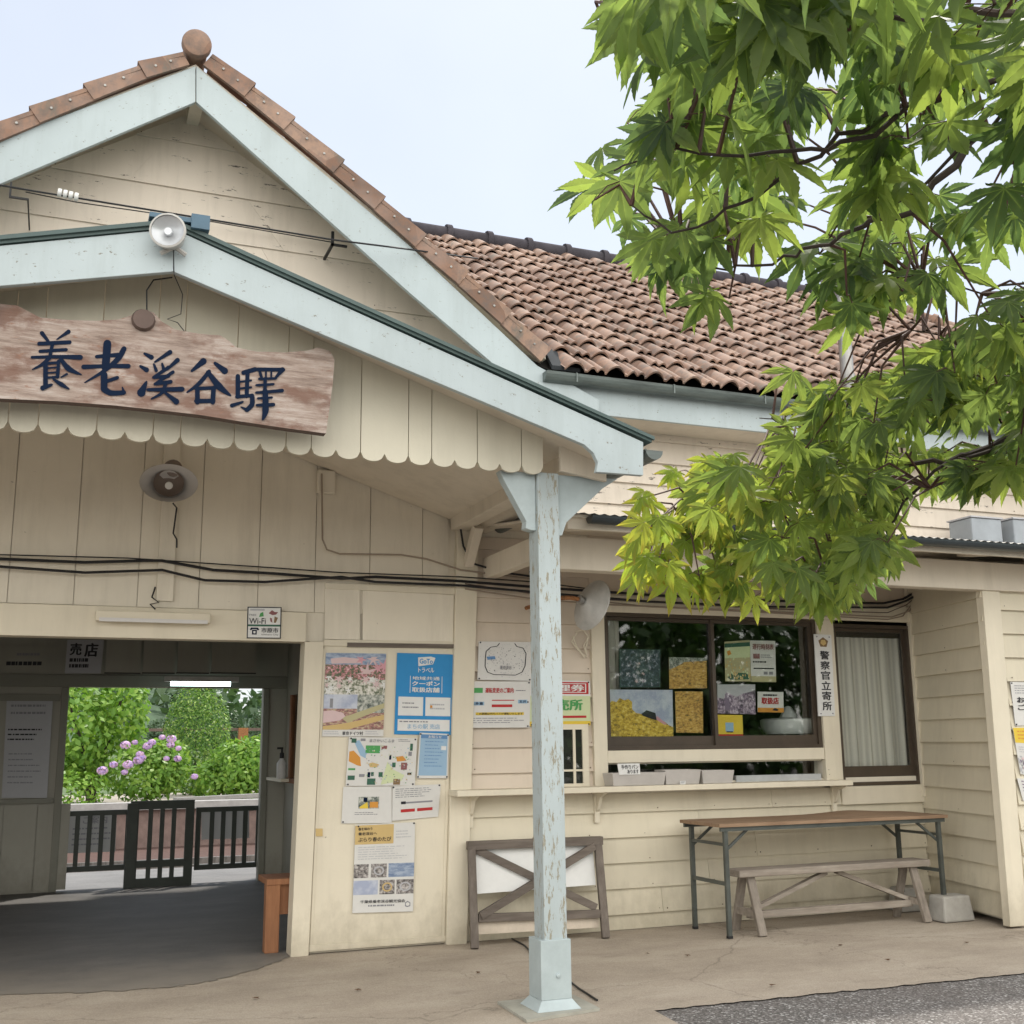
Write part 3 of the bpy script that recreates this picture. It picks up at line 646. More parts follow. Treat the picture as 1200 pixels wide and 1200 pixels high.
mb.build('roof_tiles',M['tile'],B,smooth=True)
# back and hip slopes (plain tiles, seen only from elsewhere)
mb=MB()
for c in range(14):
    f0=c/14;f1=(c+1)/14
    def hp(f,t,e): # hip face point
        x=xright(EYr)+(XR1-xright(EYr))*f;ya=EYr+(RY-EYr)*f;yb=13.8-(13.8-RY)*f;return (x+e,ya+(yb-ya)*t,EZ+(RZ-EZ)*f+e)
    mb.face([hp(f0,0,.04),hp(f0,1,.04),hp(f1,1,.0),hp(f1,0,.0)])
    def bp(f,x): return (x,13.8-(13.8-RY)*f,EZ+(RZ-EZ)*f)
    mb.face([(2,)+(bp(f0,0)[1]+.04,bp(f0,0)[2]+.04),(xright(EYr)-3.1*f0,bp(f0,0)[1]+.04,bp(f0,0)[2]+.04),(xright(EYr)-3.1*f1,bp(f1,0)[1],bp(f1,0)[2]),(2,bp(f1,0)[1],bp(f1,0)[2])])
mb.build('rear_roof_tiles',M['tile'],B)
mb=MB();mb.tube([(1.2,RY,RZ+.06),(XR1,RY,RZ+.06)],.085,12)
x=3.1
while x<XR1: mb.lathe([(.09,-.03),(.112,-.03),(.112,.03),(.09,.03)],(x,RY,RZ+.06),(1,0,0),12);x+=.46
mb.build('ridge_cap',plain('dark_ridge_tile',(.075,.07,.08,1),.95,.2,spec=.05),B,smooth=True)
mb=MB();a=Vector((XR1,RY,RZ+.05));b=Vector((xright(EYr),EYr,EZ+.05));mb.tube([a,b],.085,10)
for i in range(15): p=a.lerp(b,i/15);mb.lathe([(.09,-.03),(.11,-.03),(.11,.03),(.09,.03)],p,b-a,10)
mb.build('hip_cap',M['tile'],B,smooth=True)
MB().extr([(3.36,7.58,4.19),(3.60,7.58,4.19),(3.45,7.95,4.52),(3.40,7.9,4.50)],(0,-.01,.03)).build('valley_flashing',M['tilemetal'],B)
# -- entry gable
GY=7.65
GX=.637;GZ=P(229,80,GY).z;gsR=.686;gsL=.66
gR=3.34;gL=-2.5
ztopR=lambda x:GZ-(x-GX)*gsR
ztopL=lambda x:GZ-(GX-x)*gsL
mb=MB();mb.prism(pz([(229.5,80),(480,291),(628,430),(660,447),(700,470),(700,500),(640,490),(572,424),(480,346),(229.5,122)],GY),GY-.03,GY+.005);mb.build('bargeboard',M['blue'],B,bevel=.003)
lf=[P(0,166,GY),P(0,218,GY)];d0=(P(228.5,80,GY)-lf[0])/(P(228.5,80,GY).x-lf[0].x);d1=(P(228.5,122,GY)-lf[1])/(P(228.5,122,GY).x-lf[1].x)
e0=lf[0]+d0*(-2.0);e1=lf[1]+d1*(-2.0);a=P(228.5,80,GY);b=P(228.5,122,GY)
mb=MB();mb.prism([(a.x,a.z),(b.x,b.z),(e1.x,e1.z),(e0.x,e0.z)],GY-.03,GY+.005);mb.build('bargeboard',M['blue'],B,bevel=.003)
mb=MB();p=P(229,126,WY-.2);mb.box(p.x-.045,p.x+.045,GY+.006,WY,p.z-.04,p.z+.12);mb.build('ridge_beam_end',M['soffit'],B)
# gable roof slabs
sL_=(GZ-e0.z)/(GX-e0.x)
mb=MB()
mb.extr([(GX,GY,GZ-.02),(gR,GY,ztopR(gR)-.02),(gR,GY,ztopR(gR)+.03),(GX,GY,GZ+.03)],(0,3.5,0))
mb.extr([(GX,GY,GZ-.02),(e0.x,GY,e0.z-.02),(e0.x,GY,e0.z+.03),(GX,GY,GZ+.03)],(0,3.5,0))
mb.build('gable_roof',M['soffit'],B)
mb=MB()
for i in range(12):
    f0=i/12;f1=(i+1)/12
    for xe,ze in ((gR,ztopR(gR)),(e0.x,e0.z)):
        p0=Vector((GX+(xe-GX)*f1,GY+.1,GZ+(ze-GZ)*f1+.07));p1=Vector((GX+(xe-GX)*f0,GY+.1,GZ+(ze-GZ)*f0+.045))
        mb.face([p0,p0+Vector((0,3.3,0)),p1+Vector((0,3.3,0)),p1]);mb.face([p0,p0-Vector((0,0,.03)),p0+Vector((0,3.3,-.03)),p0+Vector((0,3.3,0))])
mb.build('gable_roof_tiles',M['tile'],B)
# verge tiles
def verge(p0,p1,th,sgn):
    """L shaped verge tile from upper p0 to lower p1 (x,z) on the gable edge"""
    mb=MB();a=Vector((p0[0],0,p0[1]));b=Vector((p1[0],0,p1[1]));d=(b-a).normalized();n=Vector((-d.z,0,d.x));n=n if n.z>0 else -n
    lo=.0;hi=th;k=.03
    q=[a+n*(lo),b+n*(lo+.0),b+n*(hi+k),a+n*(hi)]
    mb.extr([Vector((v.x,GY-.055-(.012 if i in(1,2) else 0),v.z)) for i,v in enumerate(q)],(0,.03,0))
    q=[a+n*(hi-.03),b+n*(hi-.03+k),b+n*(hi+k),a+n*(hi)]
    mb.extr([Vector((v.x,GY-.06,v.z)) for v in q],(0,.28,0))
    for t in (.35,.7):
        c=a.lerp(b,t)+n*(hi*.6);mb.lathe([(.0001,-.006),(.009,-.004),(.009,.006)],(c.x,GY-.066,c.z),(0,1,0),8,1)
    mb.build('verge_tile',[M['tile'],M['galv']],B)
def vpt(x,y): p=P(x,y,GY-.05);return (p.x,p.z)
jr=[(238,76),(286,114),(332,153),(390,203),(438,246),(486,290),(537,334),(587,380),(633,424)]
for i in range(len(jr)-1): verge(vpt(*jr[i]),vpt(*jr[i+1]),.115,1)
jl=[(222,76),(172,92),(110,118),(47,145),(-15,172),(-77,199),(-139,226)]
for i in range(len(jl)-1): verge(vpt(*jl[i]),vpt(*jl[i+1]),.10,-1)
mb=MB();p=P(231,50,GY-.1);mb.lathe([(.0001,-.02),(.07,-.018),(.098,-.008),(.104,.01),(.104,.05),(.09,.06),(.0001,.06)],p,(0,1,0.05),28)
mb.tube([(p.x,p.y+.05,p.z-.01),(p.x,p.y+3.2,p.z-.01)],.085,14);mb.build('ridge_end_tile',M['tile'],B,smooth=True)
# -- canopy porch
CY=5.55;VY=5.86
mb=MB();mb.prism(pz([(203,270),(752,519),(752,558),(697,554),(699,543),(694,532),(683,522),(560,470),(400,403),(203,320)],CY),CY-.02,CY+.015);mb.build('canopy_fascia',M['blue'],B,bevel=.003)
cl0=P(0,290,CY);cl1=P(0,337,CY);cpk=P(203,270,CY);cpb=P(203,320,CY)
d0=(cpk-cl0)/(cpk.x-cl0.x);d1=(cpb-cl1)/(cpb.x-cl1.x)
k0=cl0+d0*(-1.9);k1=cl1+d1*(-1.9)
mb=MB();mb.prism([(cpk.x-.002,cpk.z),(cpb.x-.002,cpb.z),(k1.x,k1.z),(k0.x,k0.z)],CY-.02,CY+.015);mb.build('canopy_fascia',M['blue'],B,bevel=.003)
cre=P(752,519,CY)
mb=MB()
for (A_,B_) in ((cpk,cre),(cpk,k0)):
    mb.extr([(A_.x,CY-.03,A_.z+.004),(B_.x+(.05 if B_ is cre else -.05),CY-.03,B_.z+.0),(B_.x+(.05 if B_ is cre else -.05),CY-.03,B_.z+.022),(A_.x,CY-.03,A_.z+.03)],(0,WY-CY,0))
    mb.extr([(A_.x,CY-.045,A_.z+.02),(B_.x+(.06 if B_ is cre else -.06),CY-.045,B_.z+.012),(B_.x+(.06 if B_ is cre else -.06),CY-.045,B_.z+.032),(A_.x,CY-.045,A_.z+.042)],(0,.02,0))
mb.build('canopy_roof',M['green'],B)
mb=MB();mb.box(cpk.x-.12,cpk.x+.14,CY-.06,WY,cpk.z+.03,cpk.z+.055);mb.box(cpk.x+.08,cpk.x+.17,CY-.07,CY+.1,cpk.z+.0,cpk.z+.075);mb.build('canopy_ridge_flashing',plain('blue_flashing',(.06,.13,.19,1),.4),B)
# sloping ceiling under the canopy roof
cs=(cpk.z-cre.z)/(cre.x-cpk.x)
cz=lambda x:(cpk.z-.10-(x-cpk.x)*cs) if x>cpk.x else (cpk.z-.10-(cpk.x-x)*.29)
mb=MB()
for xa,xb in ((cpk.x,cre.x-.02),(cpk.x,k0.x+.02)):
    mb.extr([(xa,CY+.02,cz(xa)),(xb,CY+.02,cz(xb)),(xb,CY+.02,cz(xb)+.06),(xa,CY+.02,cz(xa)+.06)],(0,WY-CY-.05,0))
mb.build('canopy_ceiling',M['soffit'],B)
# valance with scalloped lower edge
def valance():
    mb=MB();x=P(636,555,VY).x;zb=P(636,555,VY).z+.035;w=.135;rn=random.Random(5);k=0
    while x>-2.3:
        nb=2 if k%3 else 1
        xa=x-w*nb
        pts=[]
        for j in range(nb):
            for t in range(9):
                u=t/8;xx=xa+w*j+w*u;pts.append((xx,zb-.045*math.sqrt(max(0,1-(2*u-1)**2))))
        ztop=lambda q:cz(q)+.0
        pts=[(p[0]+(.0025 if i==0 else (-.0025 if i==len(pts)-1 else 0)),p[1]) for i,p in enumerate(pts)]
        y=VY+rn.uniform(-.002,.003)
        tops=[(x-.0025,ztop(x)),(xa+.0025,ztop(xa+.0025))]
        if xa<cpk.x<x: tops=[tops[0],(cpk.x,cz(cpk.x)),tops[1]]
        mb.prism(pts+tops,y-.012,y+.008);x=xa;k+=1
    mb.build('valance_boards',M['valance'],B)
valance()
# eave beam along the canopy side, from the post back to the wall, and cross beam
px0=2.50;px1=2.64
mb=MB();mb.box(2.70,2.83,VY+.03,WY-.06,2.98,3.10);mb.build('canopy_side_beam',M['soffit'],B,bevel=.004)
mb=MB();mb.prism([(px1+.0,2.94),(cre.x-.08,2.90),(cre.x-.08,cz(cre.x-.08)),(px1,cz(px1))],VY-.01,VY+.02);mb.build('canopy_end_board',M['soffit'],B)
mb=MB();mb.bar((2.84,WY-.06,2.72),(2.84,WY-.28,2.98),.07,.07);mb.build('wall_brace',M['soffit'],B,bevel=.003)
mb=MB();vs=[]
gx=cre.x+.075;gz=cre.z-.01
n=8
for y in (CY-.01,WY-.1):
    for k in range(n+1): t=math.pi*k/n;vs.append((gx-.055*math.cos(t),y,gz-.055*math.sin(t)-.03))
mb.mesh(vs,[(k,k+1,n+2+k,n+1+k) for k in range(n)]+[tuple(range(n+1))]);mb.tube([(gx-.055,CY-.01,gz-.03),(gx-.055,WY-.1,gz-.03)],.006,5);mb.build('canopy_gutter',M['gutter'],B)
# post
PY0=5.88;PY1=6.02
pxl=P(635,900,PY0).x;pxr=P(661,900,PY0).x
post=MB().box(pxl,pxr,PY0,PY1,.30,2.93).build('canopy_post',M['bluepeel'],B,bevel=.004)
mb=MB();mb.box(pxl-.03,pxr+.012,PY0-.02,PY1+.01,.06,.36)
mb.hexa([(pxl-.07,PY0-.06,.012),(pxr+.05,PY0-.06,.012),(pxr+.05,PY1+.05,.012),(pxl-.07,PY1+.05,.012)],[(pxl-.03,PY0-.02,.06),(pxr+.012,PY0-.02,.06),(pxr+.012,PY1+.01,.06),(pxl-.03,PY1+.01,.06)])
mb.lathe([(.0001,-.012),(.012,-.01),(.014,0)],((pxl+pxr)/2,PY0-.02,.18),(0,1,0),6,0)
mb.build('post_shoe',M['bluemetal'],post,bevel=.003)
mb=MB();c=[FL(583,1176),FL(617,1198),FL(703,1184),FL(672,1168)];mb.hexa([(p.x,p.y,-.003) for p in c],[(p.x,p.y,.012) for p in c]);mb.build('post_footing',plain('footing_concrete',(.42,.41,.35,1),.85,.15),post)
zc=2.93
mb=MB();mb.prism([(pxr+.001,zc),(pxr+.40,zc+.005),(pxr+.30,zc-.06),(pxr+.06,zc-.28),(pxr+.03,zc-.36),(pxr+.001,zc-.36)],PY0+.03,PY0+.10);mb.build('post_bracket',M['bluemetal'],post,bevel=.003)
mb=MB();mb.prism([(pxl-.001,zc),(pxl-.22,zc+.0),(pxl-.20,zc-.05),(pxl-.06,zc-.29),(pxl-.065,zc-.33),(pxl-.03,zc-.34),(pxl-.001,zc-.34)],PY0+.03,PY0+.10);mb.build('post_bracket',M['bluemetal'],post,bevel=.003)
# -- waiting hall inside
IY=12.55
il=P(75,900,IY).x;ir=P(305,900,IY).x;iz=P(180,806,IY).z
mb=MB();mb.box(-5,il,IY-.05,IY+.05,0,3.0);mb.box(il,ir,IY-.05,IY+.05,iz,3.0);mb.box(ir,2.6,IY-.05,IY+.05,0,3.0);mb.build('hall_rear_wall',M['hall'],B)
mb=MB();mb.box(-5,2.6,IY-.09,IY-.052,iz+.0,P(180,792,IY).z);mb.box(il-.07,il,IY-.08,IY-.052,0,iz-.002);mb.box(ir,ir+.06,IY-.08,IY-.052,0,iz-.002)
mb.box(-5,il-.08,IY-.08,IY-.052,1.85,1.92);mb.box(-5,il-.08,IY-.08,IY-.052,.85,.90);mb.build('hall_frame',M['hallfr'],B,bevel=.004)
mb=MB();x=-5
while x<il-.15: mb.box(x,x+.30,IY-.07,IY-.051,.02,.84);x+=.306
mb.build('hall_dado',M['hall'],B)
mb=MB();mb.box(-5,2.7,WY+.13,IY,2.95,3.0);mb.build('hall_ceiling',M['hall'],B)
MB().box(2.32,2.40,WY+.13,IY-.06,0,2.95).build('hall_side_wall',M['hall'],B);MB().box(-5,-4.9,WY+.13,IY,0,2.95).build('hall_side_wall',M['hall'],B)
# timetable boards above the inner opening
for i,(a,b) in enumerate(((123,165),(167,205),(207,245),(247,300))):
    mb=MB();pa=P(a,788,IY-.5);pb=P(b,788,IY-.5);mb.box(pa.x,pb.x-.01,IY-.52,IY-.49,pa.z,pa.z+.42);mb.box(pa.x-.006,pb.x-.004,IY-.526,IY-.488,pa.z-.012,pa.z,1);tag(mb.build('timetable_board',[M['hall'],M['halldk']]),['blank timetable board beside the dark lettered notice in the hall','second board from the lettered notice in the dim hall','third board from the lettered notice in the dim hall','blank wide board nearest the right hall corner'][i],'board','boards above the hall opening')
# office hatch in hall side wall
mb=MB();mb.box(2.20,2.318,10.4,12.1,1.02,1.06);mb.box(2.26,2.317,10.5,10.56,1.06,1.9);mb.box(2.26,2.317,11.9,11.98,1.06,1.9);mb.box(2.28,2.316,10.56,11.9,1.06,1.9,1);mb.build('ticket_hatch',[M['redwood'],M['glass']],B)
mb=MB();mb.box(2.12,2.2,11.6,12.45,1.03,1.06);mb.build('hatch_counter',M['cream2'],B)
# back shell
mb=MB();mb.box(2.7,12.2,13.4,13.5,0,4.2);mb.box(12.1,12.2,WY,13.4,0,4.2);mb.build('rear_wall',M['boards'],B)
# ================================================================== SIGN BOARD
SGY=5.70
def sgp(x,y,Y=SGY-.06): p=P(x,y,Y);return (p.x,p.z)
out=[(-150,352),(-90,366),(-40,350),(0,356),(20,358),(47,372),(80,375),(113,376),(140,374),(155,369),(166,364),(180,366),(190,377),(205,386),(233,391),(258,393),(268,399),(277,407),(300,412),(333,413),(360,411),(373,407),(387,412),(392,421),(390,450),(386,480),(382,508),(330,501),(283,494),(233,486),(180,480),(133,475),(66,470),(0,467),(-150,462)]
mb=MB();poly=[sgp(x,y) for x,y in out];n=len(poly)
mb.prism(poly,SGY-.06,SGY,1);mb.m[0]=0
o=mb.build('board',[M['sign'],M['signside']],None)
SGN=thing('station_sign',P(200,470,SGY),'long weathered wooden name board with dark blue brushed characters under the porch gable','sign board')
o.parent=SGN;o.location=-SGN.location
def brush(strokes,sc,ox,oy,k0=0):
    mb=MB()
    for k,(pts,ws) in enumerate(strokes):
        pp=[(ox+a/sc,oy+b/sc) for a,b in pts]
        if isinstance(ws,(int,float)): ws=[ws]*len(pp)
        # densify (Catmull-Rom)
        q=[];w=[]
        m=len(pp)
        for i in range(m-1):
            p0=pp[max(i-1,0)];p1=pp[i];p2=pp[i+1];p3=pp[min(i+2,m-1)]
            for t in [j/6 for j in range(6)]:
                f=lambda a,b,c,d:.5*((2*b)+(-a+c)*t+(2*a-5*b+4*c-d)*t*t+(-a+3*b-3*c+d)*t**3)
                q.append((f(p0[0],p1[0],p2[0],p3[0]),f(p0[1],p1[1],p2[1],p3[1])));w.append(ws[i]+(ws[i+1]-ws[i])*t)
        q.append(pp[-1]);w.append(ws[-1])
        w=[x/sc*.70 for x in w];L=[];Rr=[]
        for i,(x,y) in enumerate(q):
            a=q[max(i-1,0)];b=q[min(i+1,len(q)-1)];dx,dy=b[0]-a[0],b[1]-a[1];l=math.hypot(dx,dy) or 1
            L.append((x-dy/l*w[i],y+dx/l*w[i]));Rr.append((x+dy/l*w[i],y-dx/l*w[i]))
        def capp(c,nx,ny,r,side):
            a0=math.atan2(ny,nx);return [(c[0]+r*math.cos(a0+side*math.pi*(j/5)),c[1]+r*math.sin(a0+side*math.pi*(j/5))) for j in range(1,5)]
        dx,dy=q[-1][0]-q[-2][0],q[-1][1]-q[-2][1];e=capp(q[-1],L[-1][0]-q[-1][0],L[-1][1]-q[-1][1],w[-1],-1)
        s=capp(q[0],Rr[0][0]-q[0][0],Rr[0][1]-q[0][1],w[0],-1)
        yy=SGY-.0625-.0003*(k+k0)
        # strip as quads to stay robust
        W=lambda p:P(p[0],p[1],yy)
        for i in range(len(q)-1): mb.face([W(L[i]),W(L[i+1]),W(Rr[i+1]),W(Rr[i])])
        mb.face([W(L[-1])]+[W(p) for p in e]+[W(Rr[-1])]);mb.face([W(Rr[0])]+[W(p) for p in s]+[W(L[0])])
    return mb
yo=[([(295,182),(340,240)],[22,14]),([(482,172),(400,226)],[22,6]),([(275,256),(490,246)],20),([(282,310),(465,298)],17),([(370,255),(350,350)],18),([(225,352),(400,348),(565,352)],[14,18,26]),
 ([(350,352),(300,400),(228,438)],[22,18,6]),([(420,352),(480,430),(572,474)],[14,30,6]),([(320,402),(320,560)],24),([(320,396),(415,388)],14),([(412,380),(405,490)],18),([(330,428),(400,422)],9),([(330,462),(400,457)],9),([(322,496),(402,490)],12),([(300,568),(362,545)],[26,14]),([(375,506),(430,542),(484,574)],[10,24,8]),([(470,470),(430,492)],[12,8])]
ro=[([(755,256),(742,425)],40),([(680,347),(830,335)],[18,22]),([(872,292),(830,362),(740,442),(596,530)],[26,28,20,6]),([(588,420),(740,414),(902,414)],[24,18,24]),([(732,475),(732,575)],34),([(732,575),(780,603),(872,600)],[34,28,22]),([(825,495),(745,522)],[18,18]),([(872,600),(860,562)],[18,6])]
kei=[([(508,553),(532,566)],[6,13]),([(493,597),(515,610)],[6,13]),([(515,652),(497,690)],[5,22]),([(598,548),(545,582)],[12,5]),([(541,590),(549,612)],[5,9]),([(570,588),(575,606)],[5,9]),([(624,576),(590,606)],[12,6]),
 ([(592,602),(540,636)],[10,7]),([(540,637),(592,632)],[8,9]),([(608,618),(545,660)],[9,7]),([(545,660),(600,652)],[8,10]),([(520,680),(640,678)],[8,13]),([(583,655),(570,690),(532,712)],[10,9,4]),([(580,690),(620,722)],[6,15])]
tani=[([(715,580),(674,614)],[17,6]),([(756,587),(790,614)],[8,17]),([(735,616),(700,658),(658,689)],[10,11,4]),([(731,618),(770,668),(810,700)],[10,18,5]),([(694,677),(694,724)],12),([(690,676),(756,673)],9),([(751,674),(748,724)],12),([(690,720),(750,719)],11)]
eki=[([(507,462),(507,598)],22),([(572,440),(566,595)],20),([(545,438),(624,416)],22),([(512,500),(596,490)],10),([(512,545),(596,536)],10),([(500,600),(604,590)],17),([(602,592),(602,650),(568,688)],[22,24,22]),([(568,688),(528,668)],[18,6]),([(468,658),(540,634)],[20,10]),
 ([(640,416),(812,418)],18),([(652,420),(668,480)],14),([(695,428),(695,470)],9),([(732,428),(730,468)],9),([(806,418),(755,478)],[24,10]),([(650,480),(762,476)],12),([(690,478),(688,575)],17),([(632,522),(745,515)],12),([(630,572),(804,558)],[12,18]),([(642,610),(735,604)],11),([(636,656),(745,652)],[14,18]),([(690,562),(692,690),(674,752)],[26,32,10])]
for nm,st,sc,ox,oy in (('character',yo,6,0,360),('character',ro,6,0,360),('character',kei,3,0,230),('character',tani,3,0,230),('character',eki,5.714,190,360)):
    brush(st,sc,ox,oy).build(nm,M['navy'],SGN)
mb=MB()
mb.tube([P(172,366,SGY-.03),P(172,340,SGY-.05),P(180,328,SGY-.05),P(202,325,SGY-.05)],.004,5)
mb.tube([P(203,280,CY-.05),P(204,322,CY-.04),P(214,345,SGY-.07),P(212,368,SGY-.07),P(196,374,SGY-.065),P(208,378,SGY-.07),P(216,388,SGY-.07)],.0025,5)
mb.build('hanging_wire',M['cable'],SGN)
mb=MB();p=P(168,375,SGY-.07);mb.lathe([(.0001,-.02),(.05,-.018),(.058,0),(.055,.03)],p,(0,1,0),14);mb.build('branch_knot',M['signside'],SGN,smooth=True)
# lamp on the canopy peak
t=thing('flood_lamp',P(198,295,CY-.05),'round glass lamp standing on the peak of the pale blue porch gable','lamp')
p=P(197,271,CY-.12)
mb=MB();mb.lathe([(.055,.16),(.06,.12),(.075,.06),(.088,.0),(.088,-.015),(.078,-.018)],p,(.25,1,.1),24);mb.lathe([(.0001,.165),(.055,.16)],p,(.25,1,.1),24);mb.build('lamp_housing',M['enamel'],t,smooth=True)
mb=MB();mb.lathe([(.0001,.03),(.04,.02),(.078,-.010)],p,(.25,1,.1),24);mb.lathe([(.0001,-.005),(.018,-.004),(.02,.03)],p,(.25,1,.1),12);mb.build('reflector',M['alu'],t,smooth=True)
mb=MB();mb.tube([P(203,290,CY-.06),P(188,297,CY-.05)],.012,6);mb.tube([P(203,288,CY-.06),P(218,299,CY-.05)],.012,6);mb.tube([P(202,291,CY-.06),P(203,278,CY-.08)],.016,6);mb.build('bracket',M['enamel'],t)
# ================================================================== HORN SPEAKER on the entry wall
t=thing('horn_speaker',P(198,640,WY-.03),'oval translucent white horn loudspeaker high above the hall entrance','loudspeaker')
p=P(198,566,7.70);mb=MB();ax=Vector((-.05,-1,-.22))
def oval(mb,k):
    mb.v=[(p.x+(v[0]-p.x),v[1],p.z+(v[2]-p.z)*k) for v in mb.v];return mb
m1=MB();m1.lathe([(.185,.0),(.188,.006),(.16,-.05),(.10,-.11),(.06,-.14)],p,ax,28);oval(m1,.66).build('horn',M['plasticw'],t,smooth=True)
m1=MB();m1.lathe([(.10,-.06),(.085,-.10),(.05,-.13),(.0001,-.14)],p,ax,20);oval(m1,.9).build('horn_throat',M['speakerdk'],t,smooth=True)
m1=MB();m1.lathe([(.0001,.006),(.022,.004),(.026,-.02),(.02,-.08)],P(198,569,7.64),ax,14);m1.build('horn_cap',M['white'],t,smooth=True)
m1=MB();q=P(203,549,7.82);m1.lathe([(.0001,-.07),(.055,-.06),(.062,0),(.062,.08),(.0001,.1)],q,(0,1,.2),16);m1.tube([q,P(203,560,WY-.02)],.02,6);m1.build('driver',M['speakerdk'],t,smooth=True)
m1=MB();a=P(192,515,WY);b=P(192,705,WY);m1.box(P(188,600,WY).x,P(207,600,WY).x,WY-.045,WY-.02,b.z,a.z+.3);m1.build('backing_strip',M['boards'],t)
m1=MB();m1.tube([P(203,590,7.8),P(207,595,8.0),P(203,625,8.0),P(207,632,8.02),P(207,642,8.02)],.006,5);m1.build('cable',M['cable'],t)
# fluorescent fixture above the lintel
t=thing('batten_light',P(180,724,WY-.05),'long unlit batten light fixture on the beam above the hall entrance','light fixture')
a=P(113,714,7.98);b=P(247,716,7.98);MB().box(a.x,b.x,7.97,WY-.05,a.z-.075,a.z-.005).build('fixture_body',M['cream2'],t,bevel=.008)
MB().box(a.x+.02,b.x-.02,7.955,7.969,a.z-.08,a.z-.055).build('diffuser',M['plasticw'],t)
m1=MB();m1.tube([P(182,688,WY-.04),P(178,700,WY-.05),P(186,706,WY-.05),P(176,708,WY-.05),P(182,714,WY-.06)],.006,5);m1.build('wire',M['cable'],t)
# little junction boxes
t=MB();t.box(P(370,560,WY).x,P(391,560,WY).x,WY-.07,WY-.02,P(380,580,WY).z,P(380,553,WY).z);tag(t.build('junction_box',M['boards'],bevel=.01),'small cream junction box high on the boards right of the horn speaker','box')
# ================================================================== CABLES
CYW=WY-.078
def cable(pts,r,name,label,mat='cable',Y=None):
    m1=MB();m1.tube([P(a,b,(c[0] if c else (Y or CYW))) for a,b,*c in pts],r,6)
    return tag(m1.build(name,M[mat],smooth=True),label,'cable')
cable([(-60,652),(0,655),(100,659),(170,657),(190,657),(250,668),(320,672),(400,678),(440,676),(540,681),(628,688),(700,693),(760,697),(900,704),(1035,707),(1058,702),(1080,690)],.011,'wall_cable','thick black cable, upper of the pair that crosses the whole wall above the entrance')
cable([(-60,660),(0,664),(100,671),(190,668),(240,680),(310,682),(400,676),(440,682),(540,686),(628,694),(760,705),(900,711),(1040,712),(1062,704),(1084,692)],.010,'wall_cable','thick black cable, lower of the pair that crosses the whole wall above the entrance',Y=CYW-.03)
cable([(-60,647),(0,650),(150,654),(300,664),(400,671),(540,676),(628,682),(690,690)],.005,'wall_wire','thin dark wire just above the two thick black wall cables',Y=CYW-.005)
cable([(377,555),(378,632),(383,644),(398,649),(470,650),(500,655),(540,668),(628,679)],.007,'wall_conduit','thin conduit dropping from the cream junction box and running right to the post','conduit')
cable([(592,552,7.0),(565,572,7.4),(543,595,7.9),(538,608,7.97),(543,640,8.0),(553,660,8.0),(590,671,8.0),(628,676,8.0)],.008,'drop_cable','black cable curving down from the porch ceiling beside the pilaster')
cable([(545,690),(628,702),(700,708),(1045,723),(1066,716),(1075,700),(1100,690,7.6)],.006,'wall_conduit','beige conduit below the black cables, bending up at the corner of the bay',mat='conduit')
cable([(-40,210,7.5),(0,217,7.5),(40,224,7.5),(90,232,7.5),(250,258,7.48),(390,281,7.46),(470,291,7.45),(560,303,7.9)],.0065,'service_wire','black service wire strung across the upper gable below the insulators')
cable([(30,225,7.9),(90,237,7.9),(250,260,8.0),(390,284,8.0)],.004,'service_wire','thin slack wire hanging just under the black service wire on the gable')
cable([(750,618,6.5),(752,640,6.6),(758,643,6.6),(764,630,6.5),(760,600,7.0)],.003,'loose_wire','thin looped wire dangling on the upper wall right of the post bracket')
m1=MB()
for i in range(4): q=P(70+i*6.5,226+i*1.6,7.5);m1.lathe([(.012,-.014),(.028,-.012),(.03,0),(.028,.012),(.012,.014)],q,(1,0,-.1),10)
tag(m1.build('insulator',M['ceramic'],smooth=True),'white ribbed ceramic insulator on the gable wire','insulator')
m1=MB();a=P(12,214,7.6);m1.box(a.x,a.x+.12,7.585,7.6,a.z-.11,a.z-.098);m1.box(a.x,a.x+.012,7.585,7.6,a.z-.098,a.z);m1.box(a.x+.11,a.x+.12,7.6,WY-.03,a.z-.11,a.z-.098);tag(m1.build('wire_bracket',M['cable']),'small iron bracket at the left end of the gable wire','bracket','wire brackets')
m1=MB();a=P(388,272,7.8);m1.box(a.x,a.x+.02,7.78,7.80,a.z-.11,a.z);m1.box(a.x,a.x+.12,7.78,7.80,a.z-.11,a.z-.095);m1.box(a.x,a.x+.02,7.8,WY-.03,a.z-.11,a.z-.095);tag(m1.build('wire_bracket',M['cable']),'small black bracket right end of the gable wire beside the bargeboard','bracket','wire brackets')
cable([(545,684),(628,696),(700,702),(820,709),(960,716),(1040,718),(1062,709),(1078,696),(1095,688,7.7)],.0045,'wall_wire','thin brown wire below the black cables, looping up beside the bay corner',mat='signside',Y=CYW-.01)
cable([(662,700),(760,711),(900,718),(1040,726),(1058,722),(1070,706),(1090,695,7.8)],.0055,'wall_wire','pale beige wire lowest of the bundle above the windows',mat='conduit',Y=CYW+.01)
